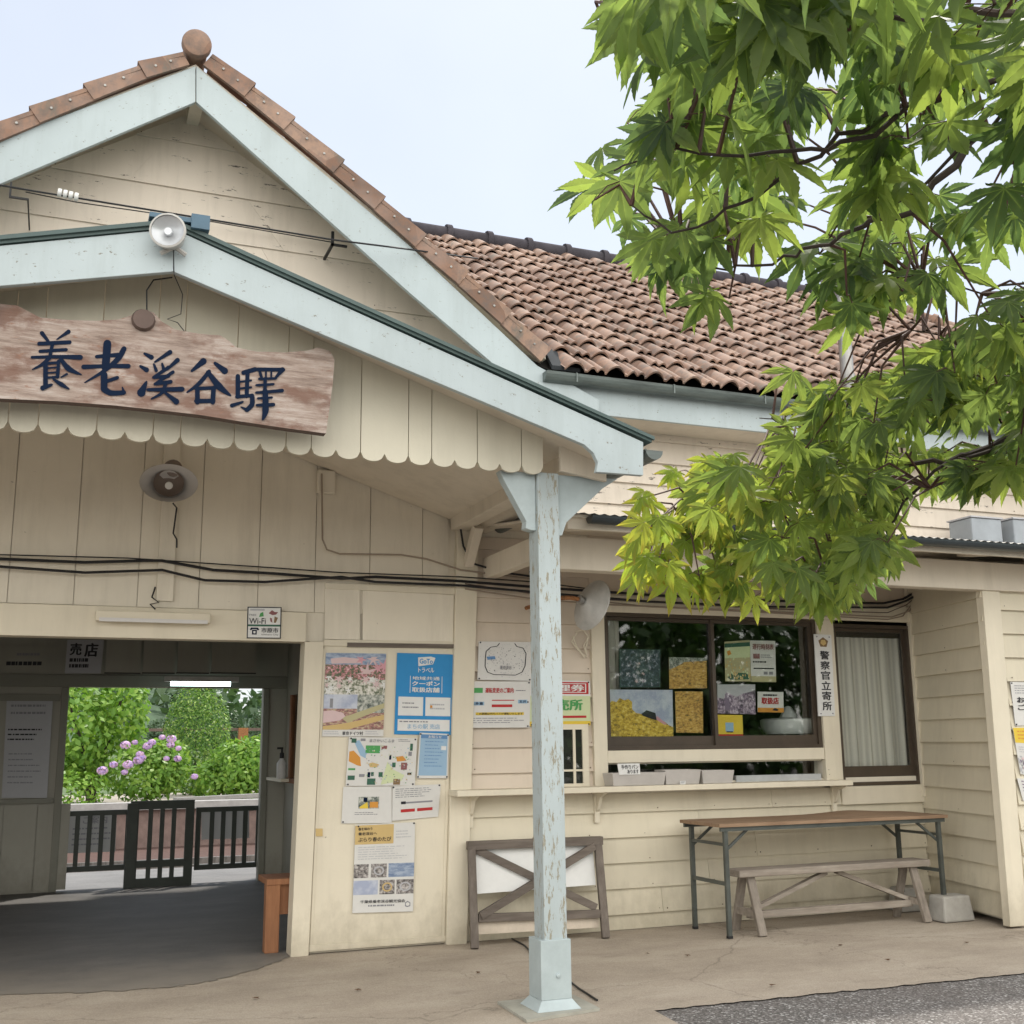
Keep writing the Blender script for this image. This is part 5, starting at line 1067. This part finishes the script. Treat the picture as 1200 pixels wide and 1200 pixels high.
M['thin']=leafmat('backlit_paper',[(0,(.42,.42,.41)),(1,(.42,.42,.41))],.6,tm=(1,1,1,1))
s=Sheet([(81,955),(137,953),(135,998),(77,1000)],FY+.03,'thin',.001);s.text('ご案内',.3,.05,.8,.25,'grey',2,.03);s.lines(.1,.35,.9,.9,4,'grey',2,.3);s.done('fence_notice','pale notice sheet hung behind the slats of the left fence panel','notice')
s=Sheet([(236,946),(292,944),(292,982),(236,984)],FY+.03,'thin',.001);s.done('fence_notice','blank grey sheet hung behind the slats of the right fence panel','notice')
s=Sheet([(79,750),(122,750),(118,789),(76,789)],IY-.45,'lgrey',.02);s.text('店',.5,.1,.85,.5,'black',2,.05);s.text('売',.1,.1,.4,.45,'black',2,.05);s.lines(.1,.55,.9,.9,2,'black',2,.6);s.done('hall_notice','dark lettered notice board high in the hall left of the timetable boards','sign')
s=Sheet([(8,820),(62,820),(55,935),(2,935)],IY-.075,'lgrey',.004);s.lines(.1,.05,.9,.2,2,'grey',2,.3);s.lines(.06,.3,.94,.45,3,'black',2,.3);s.lines(.1,.55,.9,.9,6,'grey',2,.2);s.done('wall_notice','large faded notice on the dim hall wall left of the inner opening','notice')
s=Sheet([(-20,757),(60,757),(56,785),(-20,785)],IY-.075,'hall',.004);s.lines(.35,.65,.95,.85,1,'black',2,.8);s.lines(.5,.3,.9,.5,1,'grey',2,.5);s.done('wall_panel','dim panel with a dark printed line at the far left of the hall, above the large notice','panel')
t=thing('tube_light',P(235,801,11.9),'lit white fluorescent tube hanging in the hall opening','light')
a=P(200,801,11.9);b=P(270,801,11.9);m1=MB();m1.box(a.x-.06,b.x+.08,11.87,11.95,a.z+.02,a.z+.07);m1.build('tube_housing',M['enamel'],t);m1=MB();m1.tube([(a.x,11.9,a.z),(b.x,11.9,a.z)],.024,10);m1.build('tube',M['tubelit'],t)
t=thing('sanitizer_bottle',P(318,934,11.8),'clear pump bottle standing on the white edged counter inside the hall','bottle')
p=PX(318,934,2.16);p=Vector((2.15,11.75,1.06));m1=MB();m1.lathe([(.0001,0),(.045,.0),(.048,.02),(.048,.15),(.02,.19),(.018,.21)],p,(0,0,1),14);m1.build('bottle_body',M['plasticw'],t,smooth=True);m1=MB();m1.lathe([(.022,.2),(.022,.25),(.01,.26),(.01,.30)],p,(0,0,1),10);m1.box(p.x-.05,p.x+.01,p.y-.01,p.y+.01,1.35,1.37);m1.build('pump',M['cable'],t)
# wooden seat just inside the doorway
t=thing('hall_bench',(1.9,8.7,0),'reddish wooden end of a bench seat just inside the hall entrance','bench')
p=FL(320,1117);sz=P(325,1030,p.y).z;x0=P(311,1080,p.y).x;x1=P(327.5,1080,p.y).x
MB().box(x0,x1,p.y,p.y+.09,0,sz-.04).build('leg',M['redwood'],t,bevel=.004)
MB().box(x0,x0+.8,p.y-.005,p.y+.35,sz-.04,sz).build('seat',M['redwood'],t,bevel=.004)
MB().box(x1,x0+.75,p.y+.03,p.y+.05,sz-.24,sz-.04).build('seat_apron',M['redwood'],t)
# ================================================================== ROOF FITTINGS
t=thing('flue_pipe',P(1001,478,7.45),'pale galvanised flue pipe with a tee cap rising past the tiled eaves','flue')
a=P(1001,480,7.45);b=P(986,340,7.45);m1=MB();m1.tube([a,P(993,440,7.45)],.062,16);m1.tube([P(993,442,7.45),b],.056,16);m1.build('pipe',M['galv'],t,smooth=True)
c=b+Vector((0,0,.02));m1=MB();m1.tube([c+Vector((-.20,.0,.08)),c+Vector((.20,0,.06))],.055,14);m1.tube([b,c+Vector((0,0,.07))],.05,12);m1.build('tee_cap',M['galv'],t,smooth=True)
m1=MB();a2=P(1001,470,7.45);m1.bar(a2,(a2.x,7.68,a2.z),.02,.02);m1.build('pipe_bracket',M['steel'],t)
def acbox(px0,px1,py0,py1,Y,label):
    a=P(px0,py0,Y);b=P(px1,py1,Y);t=thing('roof_unit',((a.x+b.x)/2,Y,b.z),label,'equipment box','grey boxes on the lean-to roof')
    m1=MB();m1.box(a.x,b.x,Y,Y+.28,b.z,a.z);m1.build('casing',plain('unit_grey',(.33,.36,.39,1),.5,.1),t,bevel=.012)
    m1=MB();m1.box(a.x-.01,b.x+.01,Y-.01,Y+.29,a.z+.001,a.z+.015);m1.build('lid',M['lgrey'],t)
acbox(1138,1176,606,636,7.6,'left grey box unit on the lean-to roof at the right edge, behind leaves')
acbox(1187,1225,608,640,7.6,'right grey box unit on the lean-to roof, cut by the right edge of the view')
# ================================================================== VEGETATION
def leafcloud(mb,c,r,n,size,rn,flat_=.35,shell=.35,lump=6,zmin=None,down=.3):
    c=Vector(c);lumps=[(Vector((rn.gauss(0,1),rn.gauss(0,1),rn.gauss(0,1))).normalized(),rn.uniform(.75,1.12)) for _ in range(lump)]
    for _ in range(n):
        d=Vector((rn.gauss(0,1),rn.gauss(0,1),rn.gauss(0,1))).normalized()
        k=.92
        for l,s in lumps:
            t=d.dot(l)
            if t>.6: k=max(k*.5+.5*s,k*(1-(t-.6))+s*(t-.6)*1.0)
        rad=k*(1-shell*rn.random()**2.0)
        p=c+Vector((d.x*r[0],d.y*r[1],d.z*r[2]))*rad
        if zmin is not None and p.z<zmin: continue
        nm=(d+Vector((rn.gauss(0,.5),rn.gauss(0,.5),rn.gauss(.35,.5)))).normalized()
        a=nm.cross(Vector((rn.gauss(0,1),rn.gauss(0,1),rn.gauss(0,1)-down))).normalized();b=nm.cross(a)
        s=size*rn.uniform(.6,1.3)
        i=len(mb.v);mb.v+=[tuple(p-a*s*.0),tuple(p+a*s*.5+b*s*.28),tuple(p+a*s*1.05),tuple(p+a*s*.5-b*s*.28)];mb.f.append((i,i+1,i+2,i+3));mb.m.append(0)
def plant(name,cat,label,base,clouds,n,size,mat,seed,stem=True,group=None,sr=.05,core=True):
    rn=random.Random(seed);t=thing(name,base,label,cat,group);mb=MB();base=Vector(base)
    tot=sum(r[0]*r[2] for _,r in clouds)
    for c,r in clouds: leafcloud(mb,base+Vector(c),r,int(n*r[0]*r[2]/tot),size,rn,zmin=base.z+.03)
    mb.build('foliage',M[mat],t)
    if stem:
        mb=MB()
        for c,r in clouds:
            mid=base+Vector((c[0]*.3,c[1]*.3,c[2]*.5));mb.tube([base+Vector((rn.uniform(-.1,.1),0,0)),mid,base+Vector(c)+Vector((0,0,r[2]*.3))],sr,6,rs=[sr,sr*.7,sr*.3])
        mb.build('trunk' if 'tree' in name else 'stem',M['bark'],t)
    return t
M['leafr']=leafmat('clipped_leaf',[(0,(.04,.11,.025)),(.45,(.10,.21,.04)),(.8,(.20,.34,.07)),(1,(.42,.52,.18))],.3)
def gp(x,Y,y=None): p=P(x,900,Y);return (p.x,Y,zt+.0)
Yb=27.5
def at(x,Y): return Vector((P(x,900,Y).x,Y,zt))
def size_(px,Y): return px*Y/F/fw.y*1.0
u_=lambda px,Y:px*Y/(F*.93)
Y=30;b=at(228,Y);plant('round_shrub','shrub','tall rounded clipped green shrub behind the hydrangeas across the track',b,[((0,0,u_(57,Y)),(u_(36,Y),u_(36,Y),u_(60,Y)))],9000,.075,'leafr',3)
Y=27.5;b=at(112,Y);plant('garden_tree','tree','bright green leafy tree at the left of the garden across the track',b,[((-.6,0,u_(75,Y)),(u_(44,Y),1.2,u_(62,Y))),((u_(22,Y),.2,u_(92,Y)),(u_(30,Y),.9,u_(44,Y))),((-.2,.2,u_(35,Y)),(u_(24,Y),.5,u_(28,Y)))],4200,.17,'leafl',5,sr=.10)
Y=26.6;b=at(172,Y);hy=plant('hydrangea','shrub','hydrangea bush with purple and pink flower heads across the track',b,[((0,0,u_(32,Y)),(u_(42,Y),.8,u_(32,Y))),((u_(20,Y),.1,u_(38,Y)),(u_(26,Y),.7,u_(30,Y)))],3000,.13,'leafl',7,sr=.02)
rn=random.Random(9)
heads=[(133,896),(150,896),(158,870),(164,884),(166,888),(162,891),(172,875),(178,870),(190,864),(201,866),(200,873),(209,877),(195,889),(208,889),(228,910,'v'),(147,873),(173,874),(146,905),(120,903)]
for h in heads:
    q=P(h[0],h[1],25.75 if len(h)==2 else 25.9);m1=MB();hr=rn.uniform(.06,.115)
    for _ in range(70):
        d=Vector((rn.gauss(0,1),rn.gauss(0,1),rn.gauss(0,1))).normalized();a=d.cross(Vector((0,.3,1))).normalized();b_=d.cross(a);c=q+Vector((d.x*hr,d.y*hr,d.z*hr*.75));s=.03
        m1.face([c+a*s,c+b_*s,c-a*s,c-b_*s])
    m1.build('flower_head',M['flower'],hy)
Y=27.2;b=at(278,Y);plant('leafy_bush','shrub','bright green leafy bush right of the hydrangeas across the track',b,[((0,0,u_(30,Y)),(u_(34,Y),.9,u_(34,Y))),((u_(22,Y),0,u_(36,Y)),(u_(30,Y),.9,u_(30,Y))),((-u_(30,Y),0,u_(18,Y)),(u_(16,Y),.6,u_(22,Y)))],3800,.14,'leafl',11,sr=.03)
Y=26;b=at(85,Y);plant('low_shrub','shrub','low green shrub under the bright tree at the left of the garden',b,[((0,0,.35),(1.0,.5,.4))],500,.12,'leafl',12,sr=.02)
# orange rail fence
t=thing('rail_fence',at(285,33),'rusty orange post and thin rail behind the bushes across the track','fence')
q=P(285,853,33);m1=MB();m1.box(q.x-.13,q.x+.13,32.9,33.1,zt,q.z);m1.build('post',M['rust'],t)
m1=MB();m1.box(P(60,853,33).x,P(340,853,33).x,33.1,33.16,q.z-.08,q.z);m1.build('rail',M['signside'],t)
# planks in the garden
t=MB();a=P(205,934,25.2);t.bar((a.x,25.2,zt+.12),(a.x+2.2,25.6,zt+.16),.25,.08);tag(t.build('timber_plank',M['platform']),'pale plank lying at the edge of the garden beyond the gate','plank')
# distant trees
rn=random.Random(21);k=0
names=['rounded dark tree in the distant row seen over the gate, first from the left','tall dark conifer in the distant row, second from the left','broad green tree in the distant row, third from the left','dark tree in the distant row, fourth from the left','pointed dark tree in the distant row, fifth from the left','spreading tree in the distant row, sixth from the left','dark tree at the right end of the distant row','farther bluish tree rising behind the round shrub','farther bluish tree at the left of the hill','farther tree between the two tallest ones']
for (x,Yt,hh,wpx) in ((150,75,56,30),(180,72,46,22),(212,70,44,24),(252,62,50,20),(271,60,60,18),(299,58,60,18),(322,60,66,22),(240,90,36,24),(190,110,42,34),(284,85,36,24)):
    b=at(x,Yt);h=u_(hh,Yt);w=u_(wpx,Yt)*.55
    plant('distant_tree','tree',names[k],b,[((0,0,h*.55),(w,w,h*.42)),((0,0,h*.8),(w*.6,w*.6,h*.25))],1300,u_(2.6,Yt),'leafm',30+k,group='trees beyond the garden',sr=.2);k+=1
# hills
g=MB();nx,ny=90,14;rn=random.Random(3);vs=[];fs=[]
for j in range(ny+1):
    for i in range(nx+1):
        x=-260+600*i/nx;y=190+330*j/ny
        h=(6+12/(1+math.exp((x*190/y-22)/3))+1.6*math.sin(x*.053)+1.2*math.sin(x*.13+2))*math.sin(math.pi*min(1,j/ny))**.5
        vs.append((x,y,zt+h+rn.uniform(-1.2,1.2)*(1 if 0<j<ny else 0)))
for j in range(ny):
    for i in range(nx): a=j*(nx+1)+i;fs.append((a,a+1,a+nx+2,a+nx+1))
g.mesh(vs,fs);struct('hills',g,M['hill'])
g=MB();rn=random.Random(5)
for _ in range(900):
    i=rn.randrange(nx);j=rn.randrange(1,5);v=vs[j*(nx+1)+i];leafcloud(g,(v[0]+rn.uniform(-3,3),v[1]+rn.uniform(-10,10),v[2]+1.5),(4.5,4.5,5),26,2.4,rn,lump=2)
g.build('hillside_woods',M['leafm'],kind='stuff');bpy.data.objects['hillside_woods']['label']='far wooded hillside seen above the garden'
bpy.data.objects['hillside_woods']['category']='woods'
# trees on the near side of the forecourt (mirrored in the window panes)
k=0
for x,y,h in ((7.5,-8,5.5),(11.5,-7,6.5),(15.5,-8.5,6),(20,-8,7),(25,-10,7)):
    plant('forecourt_tree','tree',['leafy tree behind the viewer, mirrored in the left window pane','leafy tree behind the viewer, mirrored in the wide window','broad tree behind the viewer, mirrored in the right window pane','tall tree behind the viewer, mirrored in the narrow window','tree farthest right behind the viewer'][k],(x,y,0),[((0,0,h*.55),(2.5,2.0,h*.42)),((0,.3,h*.22),(2.2,1.6,h*.22))],3600,.36,'leafd',60+k,group='trees on the near side of the forecourt',sr=.14);k+=1
# ---------------------------------------------------------------- maple
MT=thing('maple_tree',(2.55,1.35,0),'Japanese maple with green and reddish tipped leaves overhanging from the right','tree')
rn=random.Random(17)
mb=MB()
trunk=[Vector((2.55,1.35,0)),Vector((2.50,1.42,.6)),Vector((2.56,1.5,1.2)),Vector((2.45,1.5,1.75)),Vector((2.35,1.45,2.4))]
mb.tube(trunk,.08,10,rs=[.11,.09,.08,.07,.05])
limbs=[]
def limb(pts,r0,r1,start=3):
    q=[PD(x,y,d) for x,y,d in pts]
    st=trunk[start];q=[st]+q
    # subdivide with a little wobble
    res=[]
    for i in range(len(q)-1):
        nsub=3 if i else 5
        for j in range(nsub):
            t=j/nsub;p=q[i].lerp(q[i+1],t);w=.006 if i else .03
            res.append(p+Vector((rn.uniform(-w,w),rn.uniform(-w,w),rn.uniform(-w,w))) if (i or j) else p)
    res.append(q[-1]);n=len(res);mb.tube(res,r0,7,rs=[(r0*.62+(r1*.6-r0*.62)*(i/(n-1))**.6)*(1.3-.5*min(1,i/5)) for i in range(n)]);limbs.extend(res[4:]);return res
limb([(1330,470,2.1),(1200,500,2.0),(1137,533,1.95),(1092,542,1.95),(1008,548,2.0),(930,560,2.05),(850,590,2.1),(780,630,2.15)],.022,.003,2)
limb([(1330,500,2.1),(1200,517,2.0),(1125,558,1.95),(1090,572,1.9)],.014,.003,2)
limb([(1330,480,2.05),(1150,530,1.95),(1092,552,1.93),(1046,612,1.95),(1000,660,2.0),(960,690,2.0)],.014,.002,2)
limb([(1340,430,2.0),(1180,470,1.95),(1040,506,1.95),(992,506,1.98),(930,500,2.0),(890,490,2.05)],.012,.002,2)
limb([(1330,260,1.5),(1163,150,1.4),(1093,214,1.38),(1067,246,1.38),(1024,259,1.38),(987,275,1.4),(944,294,1.42),(901,310,1.45),(850,316,1.45),(800,300,1.45)],.018,.002,3)
limb([(1330,120,1.4),(1187,124,1.3),(1090,206,1.35),(1035,257,1.45)],.012,.003,3)
limb([(1330,110,1.3),(1150,70,1.25),(1044,133,1.22),(985,165,1.22),(907,216,1.25),(856,248,1.28),(790,270,1.3),(740,240,1.32)],.014,.002,4)
limb([(1330,60,1.25),(1100,110,1.2),(989,170,1.2),(930,183,1.2),(840,180,1.2),(765,181,1.22),(720,200,1.25)],.012,.002,4)
limb([(1330,20,1.1),(1180,10,1.0),(1050,25,.98),(930,20,1.0),(850,10,1.0),(770,20,1.05),(720,5,1.1)],.013,.002,4)
limb([(1330,380,1.8),(1230,440,1.75),(1168,425,1.72),(1112,400,1.7),(1067,387,1.7)],.010,.002,3)
limb([(1330,330,1.7),(1230,330,1.65),(1150,340,1.6),(1080,330,1.6)],.010,.002,3)
mb.build('trunk',M['bark'],MT,smooth=True)
def inpoly(x,y,p):
    c=False;n=len(p)
    for i in range(n):
        x1,y1=p[i];x2,y2=p[(i+1)%n]
        if (y1>y)!=(y2>y) and x<(x2-x1)*(y-y1)/(y2-y1)+x1:c=not c
    return c
MA=[(722,-60),(712,60),(735,105),(700,170),(668,225),(672,255),(715,270),(748,315),(765,362),(860,375),(890,340),(960,360),(1000,385),(1060,365),(1100,350),(1150,320),(1200,310),(1330,300),(1330,-80)]
MBp=[(1330,330),(1190,350),(1110,400),(1060,440),(990,460),(905,448),(872,465),(872,515),(830,550),(740,590),(725,635),(730,690),(800,712),(850,690),(895,720),(980,722),(1030,705),(1058,665),(1050,600),(1090,585),(1130,565),(1180,590),(1230,600),(1330,600)]
LEAF_ANG=[0,37,-37,76,-76,122,-122];LEAF_LEN=[1.0,.93,.93,.74,.74,.38,.38]
def leafgeom():
    vs=[(0,0,0)];fs=[];tt=[0.0];vein=[0]
    order=sorted(range(7),key=lambda i:LEAF_ANG[i]);val=[]
    # valleys
    angs=[LEAF_ANG[i] for i in order];lens=[LEAF_LEN[i] for i in order]
    va=[angs[0]-24]+[(angs[i]+angs[i+1])/2 for i in range(6)]+[angs[6]+24]
    vr=[.10]+[.26*min(1,(lens[i]+lens[i+1])/2+.15) for i in range(6)]+[.10]
    for a,r in zip(va,vr):
        vs.append((r*math.sin(R(a)),r*math.cos(R(a)),.02));tt.append(.1);val.append(len(vs)-1)
    prof_=[(.32,.082),(.37,.100),(.41,.098),(.45,.118),(.49,.114),(.53,.130),(.58,.112),(.62,.121),(.67,.095),(.71,.100),(.77,.066),(.80,.069),(.86,.038),(.89,.036),(.95,.012)]
    for k in range(7):
        a=R(angs[k]);l=lens[k];dx,dy=math.sin(a),math.cos(a);nx,ny=dy,-dx
        wf=1.0 if l>.5 else .8
        tip=len(vs);vein.append(tip);vein.append(tip+1);vs.append((dx*l,dy*l,-.10*l));tt.append(1)
        mid=len(vs);vs.append((dx*l*.5,dy*l*.5,-.015));tt.append(.3)
        for side in (-1,1):
            ids=[]
            for t,w in prof_:
                if t*l<.30 and l<.5: continue
                w=w*1.14*wf*l**.6
                ids.append(len(vs));vs.append((dx*l*t+nx*w*side,dy*l*t+ny*w*side,.035*w/.12-.08*t*t));tt.append(t*t)
            v=val[k] if side==-1 else val[k+1]
            f=[0,v]+ids+[tip,mid]
            fs.append(tuple(f) if side==-1 else tuple(reversed(f)))
    return vs,fs,tt,[1.0 if i in vein else 0.0 for i in range(len(vs))]
LV,LFc,LT,LVE=leafgeom()
lf=MB();lf.col=[];tw=MB()
def add_leaf(base,dirv,nrm,size,young,rn):
    y=dirv.normalized();x=y.cross(nrm).normalized();z=x.cross(y)
    curl=rn.uniform(.2,2.6);tw_=rn.uniform(-.35,.35);i0=len(lf.v);asp=rn.uniform(.9,1.1)
    for (a,b,c),t,ve in zip(LV,LT,LVE):
        r2=a*a+b*b
        c=c*1.0-r2*.16*curl+a*b*tw_
        p=base+x*(a*size*asp)+y*(b*size)+z*(c*size);lf.v.append(tuple(p));lf.col.append((ve,young*min(1,max(0,t-.45)*1.6)*rn.uniform(.2,1),young,1))
    for f in LFc: lf.f.append(tuple(i+i0 for i in f));lf.m.append(0)
def nearest(p):
    return min(limbs,key=lambda q:(q-p).length_squared)
def depth(x,y):
    if y<150: return 1.02+.0022*y*1.0
    if y<350: return 1.35+(y-150)*.0012
    return 1.6+(min(y,560)-350)*.0021
def nodes(mask,n,x0,x1,y0,y1):
    c=0;tries=0
    while c<n and tries<n*40:
        tries+=1;x=rn.uniform(x0,x1);y=rn.uniform(y0,y1)
        if not inpoly(x,y,mask): continue
        d=depth(x,y)*rn.uniform(.84,1.18);node=PD(x,y-10,d);q=nearest(node)
        L=(node-q).length
        if L>.33: continue
        c+=1
        midp=q.lerp(node,.5)+Vector((rn.uniform(-.015,.015),rn.uniform(-.015,.015),.02+rn.uniform(0,.02)))
        tw.tube([q,midp,node],.0015,5,rs=[.0028,.0018,.0012])
        young=0
        if y>420: young=max(0,min(1,(1010-x)/260))*rn.uniform(.5,1)+(.25 if rn.random()<.3 else .05)
        elif y>330: young=.25*rn.random()
        young=min(1,young)
        for k in range(rn.choice([2,3,3,4])):
            az=rn.uniform(0,6.28);out=Vector((math.cos(az)*.8-.45,math.sin(az)*.8,rn.uniform(-.25,.35))).normalized()
            pet=node+out*rn.uniform(.02,.045)
            pet_mid=node.lerp(pet,.5)+Vector((0,0,.006))
            px_,py_,_=proj(pet)
            dd=(out*rn.uniform(.25,.8)+Vector((-.25,0,-rn.uniform(.55,1.3)))).normalized()
            size=rn.uniform(.046,.080)*(1.0 if y<380 else .88)
            tip=pet+dd*size*.8;tx,ty,_=proj(tip)
            if not inpoly(tx,ty-8,mask) and (tx<735 or rn.random()<.85): continue
            tw.tube([node,pet_mid,pet],.0007,4)
            vdir=(EYE-pet).normalized()
            nr=(vdir*rn.uniform(.3,1.0)+Vector((rn.gauss(0,.35),rn.gauss(0,.35),rn.uniform(.1,.9)))).normalized()
            add_leaf(pet,dd,nr,size,young,rn)
nodes(MA,128,660,1330,-80,390)
nodes(MBp,265,730,1330,330,710)
lf.build('foliage',M['maple'],MT);tw.build('twigs',M['twig'],MT)
spots=[(420,1160,'by the left edge of the apron'),(560,1140,'left of the post footing'),(758,1118,'below the leaning frame'),(806,1120,'in front of the table leg'),(985,1108,'in front of the bench'),(1040,1125,'right of the bench'),(1132,1105,'below the concrete block'),(300,1170,'near the dark hall floor'),(905,1155,'at the edge of the asphalt')]
rn=random.Random(77)
for x,y,w_ in spots:
    p=FL(x,y,.004);m1=MB();a0=rn.random()*6;s=.022;vs_=[]
    for k in range(10):
        r=s*(1 if k%2 else .45)*rn.uniform(.8,1.2);vs_.append((p.x+r*math.cos(a0+k*.628),p.y+r*math.sin(a0+k*.628),.004+rn.uniform(0,.008)))
    for k in range(10): m1.face([(p.x,p.y,.012),vs_[k],vs_[(k+1)%10]])
    tag(m1.build('fallen_leaf',M['rust2']),'small dry brown leaf lying on the concrete '+w_,'leaf','fallen leaves on the concrete')
# ================================================================== LIGHT, SKY, CAMERA
SUN_EL=R(60);SUN_AZ=R(40)     # direction of the sun: azimuth measured from +Y (into the picture) towards +X
sd=Vector((math.sin(SUN_AZ)*math.cos(SUN_EL),math.cos(SUN_AZ)*math.cos(SUN_EL),math.sin(SUN_EL)))
L=bpy.data.lights.new('sun','SUN');L.energy=2.0;L.angle=R(3);L.color=(1,.95,.87)
lo=bpy.data.objects.new('sun',L);C.objects.link(lo);lo.rotation_euler=sd.to_track_quat('Z','Y').to_euler()
w=bpy.data.worlds.new('World');SC.world=w;w.use_nodes=True;nt=w.node_tree;nt.nodes.clear()
sky=nt.nodes.new('ShaderNodeTexSky');sky.sky_type='NISHITA';sky.sun_disc=False;sky.sun_elevation=SUN_EL;sky.sun_rotation=SUN_AZ;sky.air_density=1.0;sky.dust_density=1.0;sky.ozone_density=1.0
bg=nt.nodes.new('ShaderNodeBackground');bg.inputs[1].default_value=.05
hs=nt.nodes.new('ShaderNodeHueSaturation');hs.inputs['Saturation'].default_value=.55;nt.links.new(sky.outputs[0],hs.inputs['Color']);nt.links.new(hs.outputs[0],bg.inputs[0])
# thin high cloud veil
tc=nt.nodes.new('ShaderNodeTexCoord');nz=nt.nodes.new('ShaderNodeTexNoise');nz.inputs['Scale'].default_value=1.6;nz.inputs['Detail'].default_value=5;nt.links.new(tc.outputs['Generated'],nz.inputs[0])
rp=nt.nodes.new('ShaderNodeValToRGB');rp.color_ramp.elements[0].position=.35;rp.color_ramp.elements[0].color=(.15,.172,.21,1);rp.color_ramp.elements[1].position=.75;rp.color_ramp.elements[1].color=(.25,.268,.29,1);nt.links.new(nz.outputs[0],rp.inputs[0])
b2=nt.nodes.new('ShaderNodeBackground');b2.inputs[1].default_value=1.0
# unseen bright, warm patch of sky, added behind the viewer to light the facade
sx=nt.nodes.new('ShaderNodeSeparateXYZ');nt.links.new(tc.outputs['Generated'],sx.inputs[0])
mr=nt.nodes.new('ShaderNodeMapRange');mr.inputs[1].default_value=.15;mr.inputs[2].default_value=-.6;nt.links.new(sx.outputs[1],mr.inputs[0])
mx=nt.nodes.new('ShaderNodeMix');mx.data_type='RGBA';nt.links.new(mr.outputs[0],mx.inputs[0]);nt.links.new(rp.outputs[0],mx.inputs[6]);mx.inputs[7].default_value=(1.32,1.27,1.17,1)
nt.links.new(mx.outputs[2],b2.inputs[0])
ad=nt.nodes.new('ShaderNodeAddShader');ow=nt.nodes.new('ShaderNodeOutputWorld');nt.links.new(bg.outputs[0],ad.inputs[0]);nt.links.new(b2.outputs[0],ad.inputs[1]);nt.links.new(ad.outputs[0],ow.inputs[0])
cam=bpy.data.cameras.new('camera');co=bpy.data.objects.new('camera',cam);C.objects.link(co);SC.camera=co
cam.sensor_width=36;cam.sensor_fit='HORIZONTAL';cam.lens=36*F/1200;cam.clip_start=.05;cam.clip_end=3000
m3=Matrix((rt,up,-fw)).transposed().to_4x4();m3.translation=EYE;co.matrix_world=m3
SC.view_settings.view_transform='Standard';SC.view_settings.look='None';SC.view_settings.exposure=.92;SC.view_settings.gamma=1;SC.view_settings.use_curve_mapping=False
SC.cycles.max_bounces=6;SC.cycles.diffuse_bounces=3;SC.cycles.glossy_bounces=2;SC.cycles.transmission_bounces=3;SC.cycles.transparent_max_bounces=12
